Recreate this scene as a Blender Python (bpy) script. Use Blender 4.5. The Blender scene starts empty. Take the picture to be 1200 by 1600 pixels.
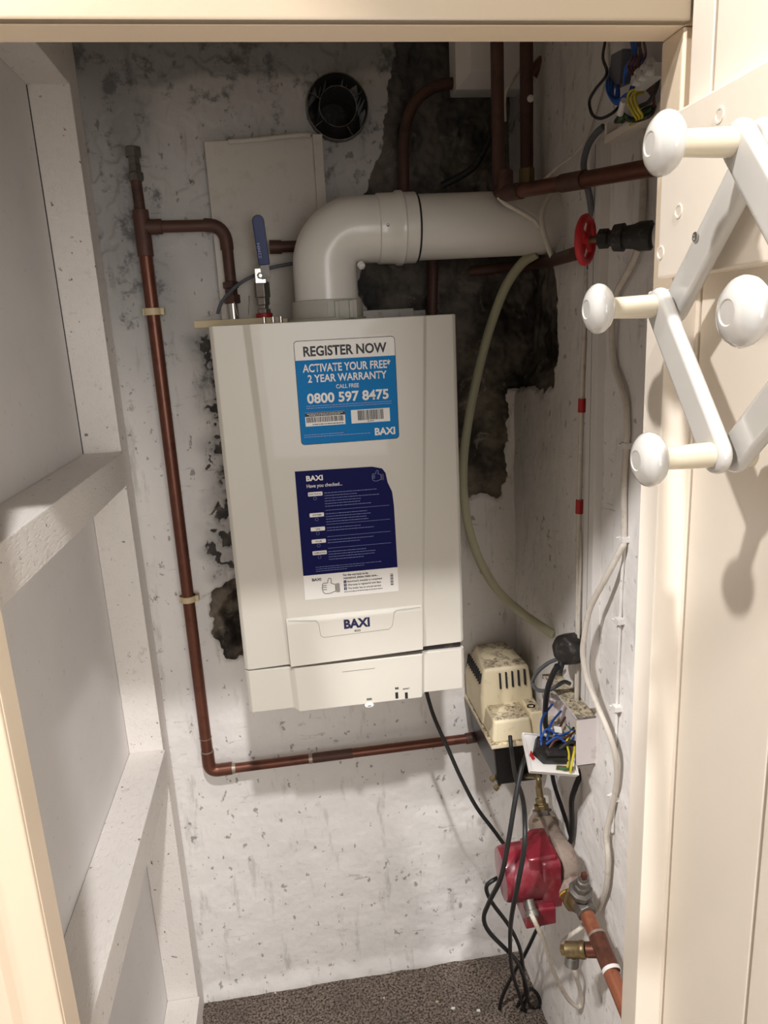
import bpy, bmesh, math, random
from mathutils import Vector, Matrix, noise
random.seed(7)
SC = bpy.context.scene
COL = SC.collection
V = Vector

# ------------------------------------------------------------------ camera
YAW, PIT, ROLL, FPX = 0.12981, 0.24546, 0.052026, 1126.0
CAM = V((0.10554, -1.18451, 1.59856))
cy, sy, cp, sp = math.cos(YAW), math.sin(YAW), math.cos(PIT), math.sin(PIT)
fw = V((sy*cp, cy*cp, -sp)); rt = V((cy, -sy, 0)); dn = fw.cross(rt)
cr, sr = math.cos(ROLL), math.sin(ROLL)
RT = cr*rt + sr*dn; DN = -sr*rt + cr*dn
cam = bpy.data.cameras.new('camera'); camo = bpy.data.objects.new('camera', cam); COL.objects.link(camo)
cam.sensor_fit = 'VERTICAL'; cam.sensor_height = 36.0; cam.lens = FPX/1600*36.0; cam.clip_start = 0.01
M4 = Matrix((RT, -DN, -fw)).transposed().to_4x4(); M4.translation = CAM
camo.matrix_world = M4
SC.camera = camo

def P(px, py, x=None, y=None, z=None):
    """point of the photo on a real plane of the place"""
    d = RT*((px-600)/FPX) + DN*((py-800)/FPX) + fw
    if y is not None: t = (y-CAM.y)/d.y
    elif x is not None: t = (x-CAM.x)/d.x
    else: t = (z-CAM.z)/d.z
    return CAM + d*t

# ------------------------------------------------------------------ light
w = bpy.data.worlds.new('world'); SC.world = w; w.use_nodes = True
bg = w.node_tree.nodes['Background']; bg.inputs[0].default_value = (1.0, 0.955, 0.91, 1); bg.inputs[1].default_value = 0.13
def lamp(name, loc, power, radius, col, aim=None, cone=60, blend=.5):
    l = bpy.data.lights.new(name, 'SPOT' if aim else 'POINT'); l.energy = power; l.shadow_soft_size = radius; l.color = col
    o = bpy.data.objects.new(name, l); COL.objects.link(o); o.location = loc
    if aim:
        l.spot_size = math.radians(cone); l.spot_blend = blend
        o.rotation_euler = (V(aim)-V(loc)).to_track_quat('-Z', 'Y').to_euler()
    return o
lamp('hall_spotlight', (0.24, -1.9, 3.25), 235, 0.05, (1.0, 0.975, 0.965), (0.1, .2, .7), 60, .3)
lamp('hall_spotlight', (-0.34, -0.96, 2.28), 92, 0.03, (1.0, 0.975, 0.965), (.6, -.02, .84), 29, .25)
lamp('hall_lamp', (-0.82, -1.135, 2.90), 114, 0.045, (1.0, 0.965, 0.93))
wl = bpy.data.lights.new('added_front_fill', 'AREA'); wl.shape = 'RECTANGLE'; wl.size = 1.1; wl.size_y = 1.3; wl.energy = 28; wl.color = (1.0, 0.975, 0.95)  # added area light behind the camera, stands in for light bounced in the hall
wo = bpy.data.objects.new('added_front_fill', wl); COL.objects.link(wo); wo.location = (0.55, -2.6, 1.6); wo.rotation_euler = (V((-.12, .1, 1.3))-V(wo.location)).to_track_quat('-Z', 'Y').to_euler()
vs = SC.view_settings
SC.display_settings.display_device = 'sRGB'
vs.view_transform = 'Standard'; vs.look = 'None'; vs.gamma = 1; vs.use_curve_mapping = False
vs.exposure = 0.0

# ------------------------------------------------------------------ materials
def lin(c):
    return tuple(((v/255)/12.92 if v/255 <= .04045 else ((v/255+.055)/1.055)**2.4) for v in c)
class NT:
    def __init__(s, name):
        s.m = bpy.data.materials.new(name); s.m.use_nodes = True; s.t = s.m.node_tree
        s.b = s.t.nodes['Principled BSDF']; s.tc = s.t.nodes.new('ShaderNodeTexCoord')
    def n(s, kind, **k):
        o = s.t.nodes.new(kind)
        for a, v in k.items(): setattr(o, a, v)
        return o
    def l(s, a, b): s.t.links.new(a, b)
    def noise(s, scale, detail=6, rough=.6, stretch=None, dist=0):
        o = s.n('ShaderNodeTexNoise'); o.inputs['Scale'].default_value = scale; o.inputs['Detail'].default_value = detail
        o.inputs['Roughness'].default_value = rough; o.inputs['Distortion'].default_value = dist
        if stretch:
            mp = s.n('ShaderNodeMapping'); mp.inputs['Scale'].default_value = stretch
            s.l(s.tc.outputs['Object'], mp.inputs[0]); s.l(mp.outputs[0], o.inputs['Vector'])
        else: s.l(s.tc.outputs['Object'], o.inputs['Vector'])
        return o.outputs['Fac']
    def ramp(s, fac, a, b, ca=0., cb=1.):
        o = s.n('ShaderNodeMapRange'); o.interpolation_type = 'SMOOTHSTEP'
        o.inputs['From Min'].default_value = a; o.inputs['From Max'].default_value = b
        o.inputs['To Min'].default_value = ca; o.inputs['To Max'].default_value = cb
        s.l(fac, o.inputs['Value']); return o.outputs[0]
    def mul(s, a, b, op='MULTIPLY'):
        o = s.n('ShaderNodeMath', operation=op)
        for i, v in enumerate((a, b)):
            if isinstance(v, (int, float)): o.inputs[i].default_value = v
            else: s.l(v, o.inputs[i])
        o.use_clamp = True
        return o.outputs[0]
    def mix(s, fac, a, b):
        o = s.n('ShaderNodeMix', data_type='RGBA')
        s.l(fac, o.inputs[0]) if not isinstance(fac, (int, float)) else setattr(o.inputs[0], 'default_value', fac)
        for i, v in ((6, a), (7, b)):
            if isinstance(v, tuple): o.inputs[i].default_value = (*v[:3], 1)
            else: s.l(v, o.inputs[i])
        return o.outputs[2]
    def bump(s, h, strength=.3, dist=.004):
        o = s.n('ShaderNodeBump'); o.inputs['Strength'].default_value = strength; o.inputs['Distance'].default_value = dist
        s.l(h, o.inputs['Height'])
        s.l(o.outputs[0], s.b.inputs['Normal'])
    def col(s, c):
        if isinstance(c, tuple): s.b.inputs['Base Color'].default_value = (*c[:3], 1)
        else: s.l(c, s.b.inputs['Base Color'])
    def attr(s, name):
        o = s.n('ShaderNodeAttribute'); o.attribute_name = name; return o.outputs['Fac']

def mat(name, rgb, rough=.5, metal=0., var=.12, scale=30., bump=0., bscale=200., dirt=None, dirt_amt=.5, dscale=40., spec=.5, coat=0.):
    t = NT(name); c = lin(rgb); d = tuple(v*(1-var) for v in c)
    cc = t.mix(t.noise(scale), d, tuple(min(1, v*(1+var)) for v in c)) if var else c
    if dirt:
        cc = t.mix(t.mul(t.ramp(t.noise(dscale, 8, .7), .5, .68), dirt_amt), cc if not isinstance(cc, tuple) else t.mix(0., c, c), lin(dirt))
    t.col(cc); t.b.inputs['Roughness'].default_value = rough; t.b.inputs['Metallic'].default_value = metal
    t.b.inputs['Specular IOR Level'].default_value = spec; t.b.inputs['Coat Weight'].default_value = coat
    if bump: t.bump(t.noise(bscale, 4), bump, .002)
    return t.m

def wall_mat(name, base, stone, speck=.55):
    t = NT(name)
    big = t.noise(4, 5, .6); med = t.noise(22, 8, .68); fine = t.noise(140, 4, .6); st = t.noise(16, 6, .65, (2.2, 2.2, .45))
    b = lin(base)
    c = t.mix(t.ramp(big, .35, .65), tuple(v*.93 for v in b), b)
    c = t.mix(t.mul(t.ramp(st, .55, .72), .35), c, lin((128, 122, 114)))
    at = t.attr('soot')
    thr = t.mul(med, t.mul(at, .13), 'ADD')
    c = t.mix(t.mul(t.ramp(thr, .63, .76), .7), c, lin((62, 60, 58)))
    c = t.mix(t.mul(t.ramp(t.noise(1., 3, .55, (62, 62, 40)), .655, .70), speck), c, lin((70, 64, 58)))
    sc = t.mix(t.ramp(t.noise(11, 4, .55), .38, .62), lin(stone[0]), lin(stone[1]))
    sc = t.mix(t.mul(t.ramp(t.noise(20, 7, .7, None, .6), .54, .66), .55), sc, lin(stone[2]))
    c = t.mix(t.mul(t.ramp(t.noise(1., 5, .6, (14, 14, 60), 1.2), .64, .72), .35), c, lin((120, 112, 104)))
    bare = t.ramp(t.mul(t.attr('bare'), t.mul(t.mul(t.noise(55, 5, .7), .9), .45, 'SUBTRACT'), 'ADD'), .42, .56)
    c = t.mix(bare, c, sc)
    c = t.mix(t.mul(at, .72), c, lin((84, 84, 86)))
    t.col(c); t.b.inputs['Roughness'].default_value = .75; t.b.inputs['Specular IOR Level'].default_value = .25
    h = t.mul(t.mul(med, .8), t.mul(fine, .25), 'ADD')
    t.bump(h, .38, .006)
    return t.m

def timber_mat(name, rgb, dirt=.5, bump=.5, bs=(260, 60, 260)):
    t = NT(name); b = lin(rgb)
    c = t.mix(t.noise(9, 5), tuple(v*.9 for v in b), b)
    c = t.mix(t.mul(t.ramp(t.noise(75, 5, .6), .66, .70), dirt), c, lin((96, 80, 66)))
    c = t.mix(t.mul(t.ramp(t.noise(26, 7, .7), .60, .75), dirt*.6), c, lin((140, 128, 116)))
    t.col(c); t.b.inputs['Roughness'].default_value = .6
    h = t.mul(t.noise(1., 3, .5, bs), t.noise(90, 4, .6), 'ADD')
    t.bump(h, bump, .003); return t.m

M = {}
M['wall'] = wall_mat('dirty_white_plaster', (243, 239, 235), ((62, 56, 50), (128, 118, 105), (166, 156, 143)))
M['wall_side'] = wall_mat('side_white_plaster', (238, 234, 230), ((58, 53, 48), (128, 120, 110), (160, 152, 142)), .45)
M['panel'] = timber_mat('white_board', (242, 239, 238), .18, .05)
M['timber'] = timber_mat('white_painted_timber', (240, 234, 228), .85, .75)
M['cream'] = mat('cream_gloss_paint', (242, 231, 216), .38, var=.03, scale=12, bump=.12, bscale=60)
M['frame'] = mat('cream_frame_paint', (228, 209, 184), .38, var=.03, scale=12, bump=.12, bscale=60)
M['cream_dimmed'] = mat('dimmed_header_paint', (130, 116, 96), .35, var=.03, scale=10, bump=.1, bscale=80)  # frame cream, darkened in its colour to offset strong lamp light on the header
M['hallwall'] = mat('cream_wall_paint', (232, 220, 204), .7, var=.03, bump=.3, bscale=120)
M['hallfloor'] = mat('pale_hall_floor', (222, 210, 194), .6, var=.05)
M['nickel'] = mat('worn_nickel', (158, 153, 146), .35, .8, var=.2, scale=50)
M['gap'] = mat('dark_gap', (84, 52, 40), .8, var=.2)
M['rack'] = mat('white_gloss_enamel', (206, 203, 198), .16, var=.015, spec=.6, coat=.4)
M['peg'] = mat('cream_enamel', (214, 203, 180), .22, var=.02, coat=.3)
M['boiler'] = mat('white_enamel_steel', (208, 203, 192), .32, var=.02, scale=6, coat=.15)
M['black'] = mat('black_plastic', (16, 16, 17), .35, var=.15)
M['rubber'] = mat('black_rubber', (28, 28, 29), .5, var=.25, scale=60)
M['dust_black'] = mat('dusty_black_plastic', (30, 28, 27), .5, var=.3, dirt=(110, 98, 88), dirt_amt=.45, dscale=60)
M['copper'] = mat('tarnished_copper', (112, 70, 56), .38, .6, var=.32, scale=24, dirt=(70, 44, 36), dirt_amt=.6, dscale=16)
M['copper_dark'] = mat('brown_copper', (92, 64, 56), .55, .35, var=.3, scale=20, dirt=(52, 42, 38), dirt_amt=.6, dscale=22)
M['copper_bright'] = mat('bare_copper', (166, 104, 78), .38, .6, var=.25, scale=30, dirt=(120, 66, 46), dirt_amt=.5)
M['solder'] = mat('solder', (170, 158, 146), .45, .7, var=.2)
M['brass'] = mat('dull_brass', (140, 122, 88), .42, .75, var=.3, scale=50, dirt=(84, 80, 66), dirt_amt=.6)
M['steel'] = mat('chrome_steel', (196, 194, 190), .22, .95, var=.1)
M['steel_dull'] = mat('dull_steel', (120, 116, 110), .45, .7, var=.3, scale=60, dirt=(60, 56, 50), dirt_amt=.5)
M['flue'] = mat('white_flue_plastic', (226, 222, 214), .3, var=.03, scale=8, coat=.2)
M['flange'] = mat('grey_plastic', (178, 175, 164), .5, var=.06)
M['board'] = mat('off_white_board', (206, 200, 190), .55, var=.06, scale=10, dirt=(170, 160, 148), dirt_amt=.3)
M['beige'] = mat('beige_plastic', (206, 188, 150), .5, var=.1)
M['blue'] = mat('blue_sleeve', (26, 46, 104), .45, var=.15)
M['white'] = mat('white_plastic', (232, 228, 224), .42, var=.03)
M['white_cable'] = mat('white_cable_sheath', (214, 206, 194), .5, var=.1, scale=40, dirt=(150, 138, 122), dirt_amt=.35, dscale=50)
M['grey_cable'] = mat('grey_cable_sheath', (96, 98, 104), .5, var=.1)
M['red'] = mat('red_wheel_paint', (196, 34, 42), .45, var=.15)
M['redtape'] = mat('red_tape', (176, 34, 34), .5, var=.1)
M['pumpred'] = mat('red_pump_enamel', (126, 30, 46), .34, var=.12, scale=14, dirt=(150, 92, 94), dirt_amt=.5, dscale=16, coat=.3)
M['castiron'] = mat('scaled_cast_iron', (158, 142, 130), .8, .1, var=.25, scale=30, bump=1., bscale=70, dirt=(112, 84, 76), dirt_amt=.6)
M['ochre'] = mat('ochre_seal', (196, 148, 58), .7, var=.2)
M['creamcover0'] = mat('dusty_cream_plastic', (232, 218, 184), .45, var=.05, dirt=(150, 132, 104), dirt_amt=.35, dscale=22)
M['pink0'] = mat('white_box_plastic', (226, 216, 216), .45, var=.04)
M['navy'] = mat('navy_print', (12, 15, 78), .55, var=.03, spec=.12)
M['navytext'] = mat('navy_ink', (22, 26, 70), .45, var=0)
M['skyblue'] = mat('sky_blue_print', (4, 122, 192), .5, var=.04, spec=.15)
M['paper'] = mat('sticker_white', (236, 232, 226), .4, var=.02)
M['ink'] = mat('black_ink', (30, 28, 34), .5, var=0)
M['pale'] = mat('pale_blue_ink', (150, 160, 205), .5, var=0)
M['greyline'] = mat('groove_grey', (150, 146, 140), .6, var=.05)
M['wblue'] = mat('blue_wire', (30, 84, 170), .45, var=.1)
M['wbrown'] = mat('brown_wire', (84, 44, 34), .45, var=.1)
M['wyellow'] = mat('yellow_green_wire', (206, 190, 50), .45, var=.2, scale=90)
M['wgreen'] = mat('green_wire', (60, 110, 60), .45, var=.1)
M['nylon'] = mat('clear_white_nylon', (206, 204, 200), .35, var=.05)
def dusty(key, rgb, rough, amt=1.):
    t = NT('dusty_'+key); g = t.n('ShaderNodeNewGeometry'); sx = t.n('ShaderNodeSeparateXYZ'); t.l(g.outputs['Normal'], sx.inputs[0])
    up = t.ramp(sx.outputs['Z'], .72, .97); patch = t.ramp(t.noise(26, 6, .65), .40, .52)
    dc = t.mix(t.ramp(t.noise(120, 8, .75, None, 1.), .44, .6), lin((206, 190, 160)), lin((92, 80, 66)))
    c = t.mix(t.mul(t.ramp(t.noise(30, 6, .7), .56, .7), .3), lin(rgb), lin((158, 138, 108)))
    t.col(t.mix(t.mul(t.mul(up, patch), amt), c, dc)); t.b.inputs['Roughness'].default_value = rough
    t.bump(t.noise(150, 4), .12, .002); M[key] = t.m
dusty('creamcover', (232, 218, 184), .45); dusty('pink', (226, 218, 218), .45, .9)
# dust covered top of the cream unit
t = NT('dust_layer'); c = t.mix(t.ramp(t.noise(70, 8, .75, None, 1.5), .42, .62), lin((214, 200, 172)), lin((96, 86, 72)))
t.col(c); t.b.inputs['Roughness'].default_value = .85; t.bump(t.noise(180, 4), .5, .002); M['dust'] = t.m
# translucent hose
t = NT('translucent_hose'); t.col(t.mix(t.noise(20), lin((212, 210, 176)), lin((224, 222, 198))))
t.b.inputs['Transmission Weight'].default_value = .55; t.b.inputs['Roughness'].default_value = .28; t.b.inputs['IOR'].default_value = 1.2; M['hose'] = t.m
# carpet
t = NT('brown_carpet'); f = t.noise(190, 3, .7); g = t.noise(9, 5, .6)
c = t.mix(t.ramp(f, .36, .64), lin((66, 56, 50)), lin((158, 144, 132)))
c = t.mix(t.mul(t.ramp(g, .45, .65), .4), c, lin((92, 84, 80)))
t.col(c); t.b.inputs['Roughness'].default_value = .95; t.b.inputs['Specular IOR Level'].default_value = .1; t.bump(f, .9, .006); M['carpet'] = t.m

# ------------------------------------------------------------------ mesh builder
class MB:
    def __init__(s): s.v = []; s.f = []
    def add(s, vs, fs):
        o = len(s.v); s.v += [V(p) for p in vs]; s.f += [tuple(i+o for i in f) for f in fs]; return s
    def hull8(s, a):   # 8 corners: bottom 4 ccw, top 4 ccw
        return s.add(a, [(3, 2, 1, 0), (4, 5, 6, 7), (0, 1, 5, 4), (1, 2, 6, 5), (2, 3, 7, 6), (3, 0, 4, 7)])
    def box(s, x0, x1, y0, y1, z0, z1):
        return s.hull8([(x0, y0, z0), (x1, y0, z0), (x1, y1, z0), (x0, y1, z0), (x0, y0, z1), (x1, y0, z1), (x1, y1, z1), (x0, y1, z1)])
    def obox(s, c, ax, ay, az):  # centre and three half-axes
        c, ax, ay, az = V(c), V(ax), V(ay), V(az)
        return s.hull8([c-ax-ay-az, c+ax-ay-az, c+ax+ay-az, c-ax+ay-az, c-ax-ay+az, c+ax-ay+az, c+ax+ay+az, c-ax+ay+az])
    def prism(s, pts, off):      # planar outline swept by off
        n = len(pts); off = V(off); a = [V(p) for p in pts]
        return s.add(a+[p+off for p in a], [tuple(range(n-1, -1, -1)), tuple(range(n, 2*n))]+[(i, (i+1) % n, (i+1) % n+n, i+n) for i in range(n)])
    def loft(s, rings, caps=True, closed=True):
        n = len(rings[0]); vs = [V(p) for r in rings for p in r]; fs = []
        for k in range(len(rings)-1):
            for i in range(n if closed else n-1):
                j = (i+1) % n; fs.append((k*n+i, k*n+j, (k+1)*n+j, (k+1)*n+i))
        if caps and closed: fs += [tuple(range(n-1, -1, -1)), tuple(range((len(rings)-1)*n, len(rings)*n))]
        return s.add(vs, fs)
    def lathe(s, p, ax, prof, seg=28, caps=True, ph=0.):
        p = V(p); a = V(ax).normalized(); u = a.orthogonal().normalized(); w_ = a.cross(u)
        rings = [[p+a*t+(u*math.cos(ph+2*math.pi*i/seg)+w_*math.sin(ph+2*math.pi*i/seg))*max(r, 1e-5) for i in range(seg)] for t, r in prof]
        return s.loft(rings, caps)
    def cyl(s, a, b, r, seg=24, r2=None):
        a, b = V(a), V(b); L = (b-a).length
        return s.lathe(a, b-a, [(0, r), (L, r if r2 is None else r2)], seg)
    def tube(s, pts, r, seg=12, smooth=True, res=8, caps=True):
        pts = [V(p) for p in pts]
        if smooth and len(pts) > 2: pts = spline(pts, res)
        rings = []; T = (pts[1]-pts[0]).normalized(); u = T.orthogonal().normalized()
        for i, p in enumerate(pts):
            t_ = ((pts[i+1]-p) if i == 0 else (p-pts[i-1]) if i == len(pts)-1 else (pts[i+1]-pts[i-1])).normalized()
            u = (u-t_*u.dot(t_)).normalized(); w_ = t_.cross(u)
            rr = r(i/(len(pts)-1)) if callable(r) else r
            rings.append([p+(u*math.cos(2*math.pi*k/seg)+w_*math.sin(2*math.pi*k/seg))*rr for k in range(seg)])
        return s.loft(rings, caps)
    def sphere(s, c, r, seg=20, rings=12, ax=(0, 0, 1), sq=1.):
        return s.lathe(c, ax, [(-r*sq*math.cos(math.pi*k/rings), r*math.sin(math.pi*k/rings)) for k in range(rings+1)], seg)
    def ring(s, c, ax, R, r, seg=32, sub=10):
        c = V(c); a = V(ax).normalized(); u = a.orthogonal().normalized(); w_ = a.cross(u); n = len(s.v); vs = []; fs = []
        for i in range(seg):
            d = u*math.cos(2*math.pi*i/seg)+w_*math.sin(2*math.pi*i/seg)
            vs += [c+d*(R+r*math.cos(2*math.pi*k/sub))+a*r*math.sin(2*math.pi*k/sub) for k in range(sub)]
        for i in range(seg):
            for k in range(sub):
                j, l = (i+1) % seg, (k+1) % sub; fs.append((i*sub+k, j*sub+k, j*sub+l, i*sub+l))
        return s.add(vs, fs)
    def pipe_shell(s, p, ax, R, r, L, seg=36):   # open tube with wall thickness
        return s.lathe(p, ax, [(0, r), (0, R), (L, R), (L, r), (0, r)], seg, caps=False)

def spline(p, res=8):
    out = []
    q = [p[0]*2-p[1]]+p+[p[-1]*2-p[-2]]
    for i in range(1, len(q)-2):
        a, b, c, d = q[i-1], q[i], q[i+1], q[i+2]
        for k in range(res):
            t = k/res
            out.append(.5*((2*b)+(c-a)*t+(2*a-5*b+4*c-d)*t*t+(3*b-a-3*c+d)*t**3))
    out.append(p[-1]); return out

def root_loc(o):
    while o.parent: o = o.parent
    return o.location
def mk(name, mb, m, parent=None, bev=0., smooth=40, segs=2, sub=0, origin=None):
    me = bpy.data.meshes.new(name)
    if parent is not None: org = V(root_loc(parent))
    elif origin is not None: org = V(origin)
    else:
        xs, ys, zs = zip(*[(p.x, p.y, p.z) for p in mb.v]); org = V(((min(xs)+max(xs))/2, (min(ys)+max(ys))/2, min(zs)))
    me.from_pydata([p-org for p in mb.v], [], mb.f)
    bm = bmesh.new(); bm.from_mesh(me)
    bmesh.ops.recalc_face_normals(bm, faces=bm.faces)
    if bev:
        es = [e for e in bm.edges if len(e.link_faces) == 2 and e.calc_face_angle(0) > math.radians(28)]
        bmesh.ops.bevel(bm, geom=es, offset=bev, segments=segs, profile=.5, affect='EDGES', clamp_overlap=True)
    bm.to_mesh(me); bm.free()
    me.shade_smooth(); me.set_sharp_from_angle(angle=math.radians(smooth))
    me.materials.append(M[m] if isinstance(m, str) else m)
    o = bpy.data.objects.new(name, me); COL.objects.link(o)
    if parent is not None: o.parent = parent
    else: o.location = org
    if bev:
        md = o.modifiers.new('wn', 'WEIGHTED_NORMAL'); md.mode = 'FACE_AREA'; md.weight = 100; md.keep_sharp = True
    if sub:
        md = o.modifiers.new('sub', 'SUBSURF'); md.levels = sub; md.render_levels = sub
    return o
def thing(name, label, cat, loc, group=None):
    o = bpy.data.objects.new(name, None); COL.objects.link(o); o.location = loc; o.empty_display_size = .02
    return tag(o, label, cat, group)
def tag(o, label, cat, group=None):
    o['label'] = label; o['category'] = cat
    if group: o['group'] = group
    return o
def struct(name, mb, m, parent=None, bev=0., **k):
    o = mk(name, mb, m, parent, bev, **k)
    if parent is None: o['kind'] = 'structure'
    return o
def text(name, s, origin, W, H, m, parent, rgt=V((1, 0, 0)), up=V((0, 0, 1)), bold=0., align=0., ext=.00012):
    """lettering: origin = lower-left (align 0) / lower-centre (.5); W = width or None, H = cap height"""
    cu = bpy.data.curves.new('t', 'FONT'); cu.body = s; cu.size = 1; cu.extrude = 0; cu.offset = bold; cu.resolution_u = 3
    o = bpy.data.objects.new('t', cu); COL.objects.link(o)
    dg = bpy.context.evaluated_depsgraph_get(); dg.update()
    me = bpy.data.meshes.new_from_object(o.evaluated_get(dg)); bpy.data.objects.remove(o); bpy.data.curves.remove(cu)
    xs = [v.co.x for v in me.vertices]; ys = [v.co.y for v in me.vertices]
    x0, x1, y0, y1 = min(xs), max(xs), min(ys), max(ys)
    sy_ = H/.73; sx = (W/(x1-x0)) if W else sy_
    rgt = V(rgt).normalized(); up = V(up).normalized(); n = rgt.cross(up); org = V(root_loc(parent)); wd = (x1-x0)*sx
    for v in me.vertices:
        v.co = V(origin)+rgt*((v.co.x-x0)*sx-align*wd)+up*(v.co.y*sy_)+n*ext-org
    me.name = name; me.materials.clear(); me.materials.append(M[m])
    ob = bpy.data.objects.new(name, me); COL.objects.link(ob); ob.parent = parent; return ob
def bend(p, q, r, rad, res=8):   # corner point path: list p -> rounded path with radius rad
    out = [V(q[0])]
    for i in range(1, len(q)-1):
        a, b, c = V(q[i-1]), V(q[i]), V(q[i+1]); d1 = (a-b).normalized(); d2 = (c-b).normalized()
        s_, e_ = b+d1*rad, b+d2*rad
        for k in range(res+1):
            t = k/res; out.append(s_*(1-t)**2+b*2*t*(1-t)+e_*t*t)
    out.append(V(q[-1])); return out
def poly_sd(x, z, poly):
    best = 1e9; inside = False; n = len(poly)
    for i in range(n):
        ax, az = poly[i]; bx, bz = poly[(i+1) % n]; dx, dz = bx-ax, bz-az
        t_ = max(0, min(1, ((x-ax)*dx+(z-az)*dz)/(dx*dx+dz*dz+1e-12)))
        best = min(best, (x-ax-dx*t_)**2+(z-az-dz*t_)**2)
        if (az > z) != (bz > z) and x < (bx-ax)*(z-az)/(bz-az+1e-12)+ax: inside = not inside
    return (1 if inside else -1)*math.sqrt(best)
def sstep(a, b, v):
    v = max(0, min(1, (v-a)/(b-a))); return v*v*(3-2*v)

# ------------------------------------------------------------------ room
YB, XR, XL = .33, .60, -.285      # back wall, right wall, left boarding
YF = -.555; YO = P(500, 39, z=P(500, 67, y=YF).z).y              # inner and outer face of the door lining
def rough_wall(name, m, u0, u1, v0, v1, step, fn, pos, sootfn):
    nu, nv = int((u1-u0)/step)+1, int((v1-v0)/step)+1
    vs, fs, bare, soot = [], [], [], []
    for j in range(nv):
        for i in range(nu):
            u, v = u0+(u1-u0)*i/(nu-1), v0+(v1-v0)*j/(nv-1)
            d, b = fn(u, v); vs.append(pos(u, v, d)); bare.append(b); soot.append(sootfn(u, v))
    fs = [(j*nu+i, j*nu+i+1, (j+1)*nu+i+1, (j+1)*nu+i) for j in range(nv-1) for i in range(nu-1)]
    me = bpy.data.meshes.new(name); me.from_pydata(vs, [], fs); me.shade_smooth()
    for nm, data in (('bare', bare), ('soot', soot)):
        a = me.attributes.new(nm, 'FLOAT', 'POINT'); a.data.foreach_set('value', data)
    me.materials.append(M[m]); o = bpy.data.objects.new(name, me); COL.objects.link(o); o['kind'] = 'structure'; return o
N = lambda a, b, c=0.: noise.noise(V((a, b, c)))
HR = [(.36, 2.4), (.365, 2.12), (.335, 2.0), (.325, 1.93), (.29, 1.875), (.275, 1.80), (.27, 1.66), (.33, 1.58), (.40, 1.30), (.41, 1.215), (.45, 1.222), (.50, 1.232), (.575, 1.222), (.588, 1.30), (.592, 1.45), (.70, 1.50), (.70, 2.4)]
HL = [(.02, 1.14), (-.03, 1.10), (-.082, 1.075), (-.098, 1.01), (-.082, .935), (-.055, .895), (-.02, .91), (.05, .905)]
HS = [(.06, 1.56), (-.01, 1.64), (-.06, 1.60), (-.05, 1.45), (-.062, 1.30), (-.085, 1.20), (-.075, 1.10), (.05, 1.08)]
HC = P(527, 168, y=YB-.004); HC = (HC.x, HC.z)
def back_fn(x, z):
    rg = N(x*28, z*28, 1)*.011+N(x*90, z*90, 2)*.006
    d = N(x*5, z*5, 3)*.005+N(x*22, z*22, 4)*.0018+N(x*70, z*70, 9)*.0007
    # flaking layers of paint and plaster in the upper half
    fl = N(x*9+3, z*9, 5)+.35*N(x*40, z*40, 6); up = sstep(1.45, 1.75, z)
    d += .0035*up*sstep(.12, .18, fl)+.003*up*sstep(-.3, -.24, fl)
    b = 0.
    s1 = poly_sd(x, z, HR)+rg
    if s1 > -.02:
        k = sstep(-.002, .016, s1); b = max(b, k)
        cell = noise.voronoi(V((x*9, z*9, 3.)))[0]
        d += k*(.012+.012*sstep(.03, .12, s1)-.022*(1-min(1, cell[0]*1.8))+.008*N(x*22, z*22, 7)+.004*N(x*70, z*70, 8))
    s2 = poly_sd(x, z, HL)+rg*1.3
    if s2 > -.02:
        k = sstep(-.003, .012, s2); b = max(b, k); d += k*.014+.035*sstep(.025, .05, s2)+k*(.010*N(x*45, z*45, 7)+.006*N(x*120, z*120, 8))
    s3 = poly_sd(x, z, HS)+rg*2
    if s3 > -.02:
        k = sstep(0, .01, s3); kk = k*sstep(-.22, .12, N(x*34, z*30, 11)+.8*N(x*95, z*95, 12)); b = max(b, kk*.56); d += kk*(.006+.004*N(x*60, z*60, 13))
    if math.hypot(x-HC[0], z-HC[1]) < .0568: d = .13
    # rubble skirt at the carpet
    d -= .012*sstep(.05, .0, z+N(x*20, 0, 2)*.02)
    return d, b
rough_wall('wall_back', 'wall', -.30, .66, -.02, 2.32, .0032, back_fn, lambda x, z, d: (x, YB+d, z),
           lambda x, z: min(1, .52*sstep(1.40, 1.78, z+N(x*5, z*5, 4)*.10)+.15*sstep(1.85, 2.1, z)+.4*sstep(2.06, 2.085, z+N(x*8, z*3, 14)*.03)+.55*sstep(-.03, .03, poly_sd(x, z, HS)+N(x*22, z*22, 15)*.03)+.35*sstep(.03, .11, .13-abs(x+.16)+N(x*9, z*4, 6)*.05)*sstep(1.25, 1.6, z)))
HW = [(.40, 1.86), (.115, 1.83), (.085, 1.76), (.10, 1.70), (.085, 1.64), (.08, 1.56), (.10, 1.49), (.17, 1.46), (.23, 1.475), (.40, 1.44)]
def right_fn(y, z):
    rg = N(y*28, z*28, 21)*.012+N(y*90, z*90, 22)*.006
    d = N(y*5, z*5, 23)*.004+N(y*25, z*25, 24)*.0016+N(y*70, z*70, 29)*.0006
    s1 = poly_sd(y, z, HW)+rg; b = 0
    if s1 > -.02:
        k = sstep(-.002, .012, s1); b = k; d += k*(.018+.022*sstep(.02, .07, s1)+.008*N(y*40, z*40, 7))
    # vertical board joint ledge towards the front
    return d, b
rough_wall('wall_right', 'wall_side', -.58, .40, -.02, 2.32, .004, right_fn, lambda y, z, d: (XR+d, y, z),
           lambda y, z: min(1, .35*sstep(1.75, 2.1, z)+.3*sstep(.2, .33, y)*sstep(1.3, 1.5, z)))
struct('wall_left', MB().box(XL-.02, XL, -.60, .40, -.02, 2.32), 'panel')
struct('ceiling', MB().box(-.33, .70, -.62, .45, 2.30, 2.34), 'hallwall')
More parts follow.
